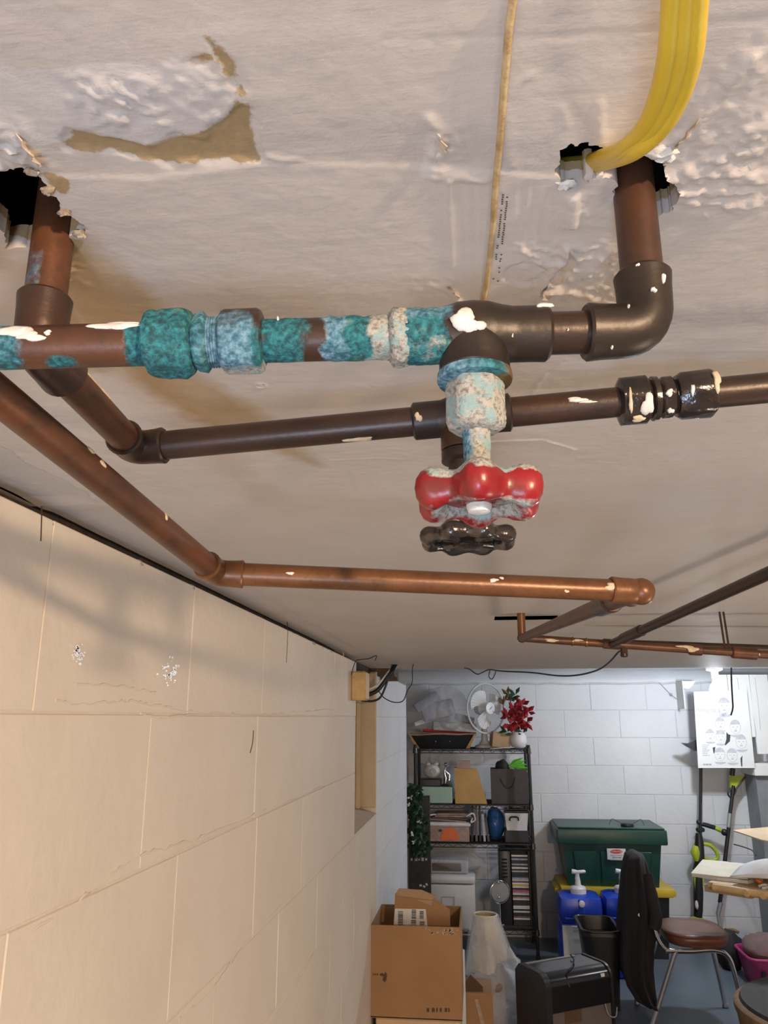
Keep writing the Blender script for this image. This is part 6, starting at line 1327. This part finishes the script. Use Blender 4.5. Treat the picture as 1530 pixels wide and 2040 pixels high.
# heap of white cloth
cl = []; nu, nv = 26, 18
for j in range(nv + 1):
    for i in range(nu + 1):
        u, v = i / nu, j / nv; q = tp(.10 + .78 * u, .03 + .36 * v); hgt = .024 + .115 * math.sin(PI * min(1, u * 1.25 + .05)) ** .8 * math.sin(PI * (v * .9 + .08)) + .014 * math.sin(9 * u + 4 * v) * math.sin(PI * v)
        cl.append((q.x, q.y, Ta.z + max(.024, hgt)))
mb = MB(); mb.add(cl, [(j * (nu + 1) + i, j * (nu + 1) + i + 1, (j + 1) * (nu + 1) + i + 1, (j + 1) * (nu + 1) + i) for j in range(nv) for i in range(nu)]); o = mb.out('white_cloth', 'whitecloth', None, 70)
sm = o.modifiers.new('thick', 'SOLIDIFY'); sm.thickness = .006; sm.offset = 0; tag(o, 'rumpled white cloth heaped on the table', 'cloth')
mb = MB(); mb.tube(curve_pts([atz(1488, 1744, ZT_ + .03), atz(1500, 1746, ZT_ + .034), atz(1510, 1754, ZT_ + .026), atz(1518, 1760, ZT_ + .012)], 5), [.004] * 5 + [.010] * 8 + [.012] * 3, 8); tag(mb.out('orange_strap', 'orange', None, 60), 'orange strap end hanging over the table edge', 'strap')
mb = MB(); mb.tube(curve_pts([atz(1512, 1766, ZT_ + .006), atz(1522, 1763, ZT_ + .012), atz(1532, 1766, ZT_ + .008), atz(1520, 1770, ZT_ + .004)], 6), .007, 8); tag(mb.out('white_loop', 'whitecloth', None, 60), 'white fabric loop on the table edge beside the orange strap', 'strap')
ph = thing('cord_headset', 'black cord looped on pale blue wrapping behind the white cloth', 'cord', tp(.3, .40))
mb = MB(); mb.ball(tp(.21, .36, .035), (.12, .06, .035), 18, 10, .3, 5); mb.out('wrapping', 'packblue', ph, 60)
mb = MB(); mb.tube(curve_pts([tp(.16, .40, .05), tp(.2, .33, .075), tp(.28, .33, .08), tp(.36, .36, .082), tp(.28, .38, .08), tp(.22, .38, .075), tp(.24, .34, .078)], 6), .006, 8); mb.out('cord', 'ink', ph, 60)
ks = thing('cardboard_sheet', 'tan cardboard sheet jutting over the table, above the clear bag', 'cardboard', atz(1530, 1660, -.62))
mb = MB(); mb.prism([atz(1460, 1656, -.60), atz(1560, 1647, -.58), atz(1640, 1670, -.58), atz(1560, 1684, -.60), atz(1517, 1675, -.61)], (0, 0, .006)); mb.out('sheet', 'kraft', ks, 0)
q = tp(1.08, .26); mb = MB(); mb.bx(q.x - .1, q.x + .2, q.y - .1, q.y + .1, Ta.z, ZC - .585, .006); mb.out('stack_beneath', 'card', ks, 0)
cbg2 = thing('clear_bag', 'shiny clear plastic bag on the table behind the white cloth', 'bag', tp(.56, .30))
mb = MB(); mb.ball(tp(.50, .44, .09), (.10, .07, .075), 22, 14, .35, 15); mb.out('bag_film', 'film', cbg2, 60)
mb = MB(); mb.ball(tp(.50, .44, .06), (.08, .05, .05), 16, 10, .3, 16); mb.out('dark_content', 'slate', cbg2, 60)
cable('extension_cable', [F(1462, 1682, 6.0), F(1480, 1687, 5.9), F(1498, 1694, 5.6), F(1506, 1704, 5.2)], .004, 'ink', 'thin black cord running from the pole tool toward the table', 'cord', None, 6, 5)

# ---- under the table
pb = thing('plastic_basket', 'pink plastic basket on the floor under the table', 'basket', (F(1520, 1880, 5.3).x, 5.4, 0))
X0, X1, _, zt_ = fb(1491, 1833, 1600, 1885, 5.3); zt_ = .16
V_, F_ = loft([ring(X0 + .03, X1 - .03, 5.33, 5.6, 0), ring(X0, X1, 5.30, 5.63, zt_), ring(X0 + .01, X1 - .01, 5.31, 5.62, zt_), ring(X0 + .038, X1 - .038, 5.338, 5.592, .012)])
mb = MB(); mb.add(V_, F_ + [tuple(range(60, 80))]); mb.out('body', 'pink', pb, 40)
mb = MB(); mb.tube([Vector(p) for p in ring(X0 - .002, X1 + .002, 5.298, 5.632, zt_)], .009, 8, closed=True); mb.out('rim', 'pink', pb, 60)
for k in range(3): mb = MB(); mb.bx(X0 + .05 + .055 * k, X0 + .075 + .055 * k, 5.298, 5.318, .07, .10, .004); mb.out('slot', 'ink', pb)
mb = MB(); mb.ball(((X0 + X1) / 2 - .02, 5.46, zt_ + .02), ((X1 - X0) / 2 - .02, .13, .09), 22, 12, .35, 21); tag(mb.out('mauve_cloth', 'mauve', None, 60), 'dusty mauve cloth heaped in the pink basket', 'cloth')
mb = MB(); mb.ball((F(1462, 1870, 5.6).x, 5.72, .10), (.08, .08, .12), 20, 12, .4, 23); tag(mb.out('dark_cloth', 'darkcloth', None, 60), 'lump of black cloth on the floor between tools and pink basket', 'cloth')
cw = atz(1690, 2012, -1.12)
wr = thing('round_stool', 'low round tan stool at the frame corner, under the table', 'stool', (cw.x, cw.y, 0)); rw = .42
mb = MB(); mb.lathe([(rw * .8, 0), (rw * .86, .02), (rw * .98, cw.z - .05), (rw, cw.z - .03), (rw, cw.z - .008), (rw * .97, cw.z)], (cw.x, cw.y, 0), 48); mb.out('body', 'rust', wr, 40)
mb = MB(); mb.lathe([(rw * .95, cw.z - .002), (rw * .93, cw.z + .012), (rw * .5, cw.z + .02)], (cw.x, cw.y, 0), 48); mb.out('shaded_disc', 'slate', wr, 40)  # dark top disc, the shade inside the rim put into its colour
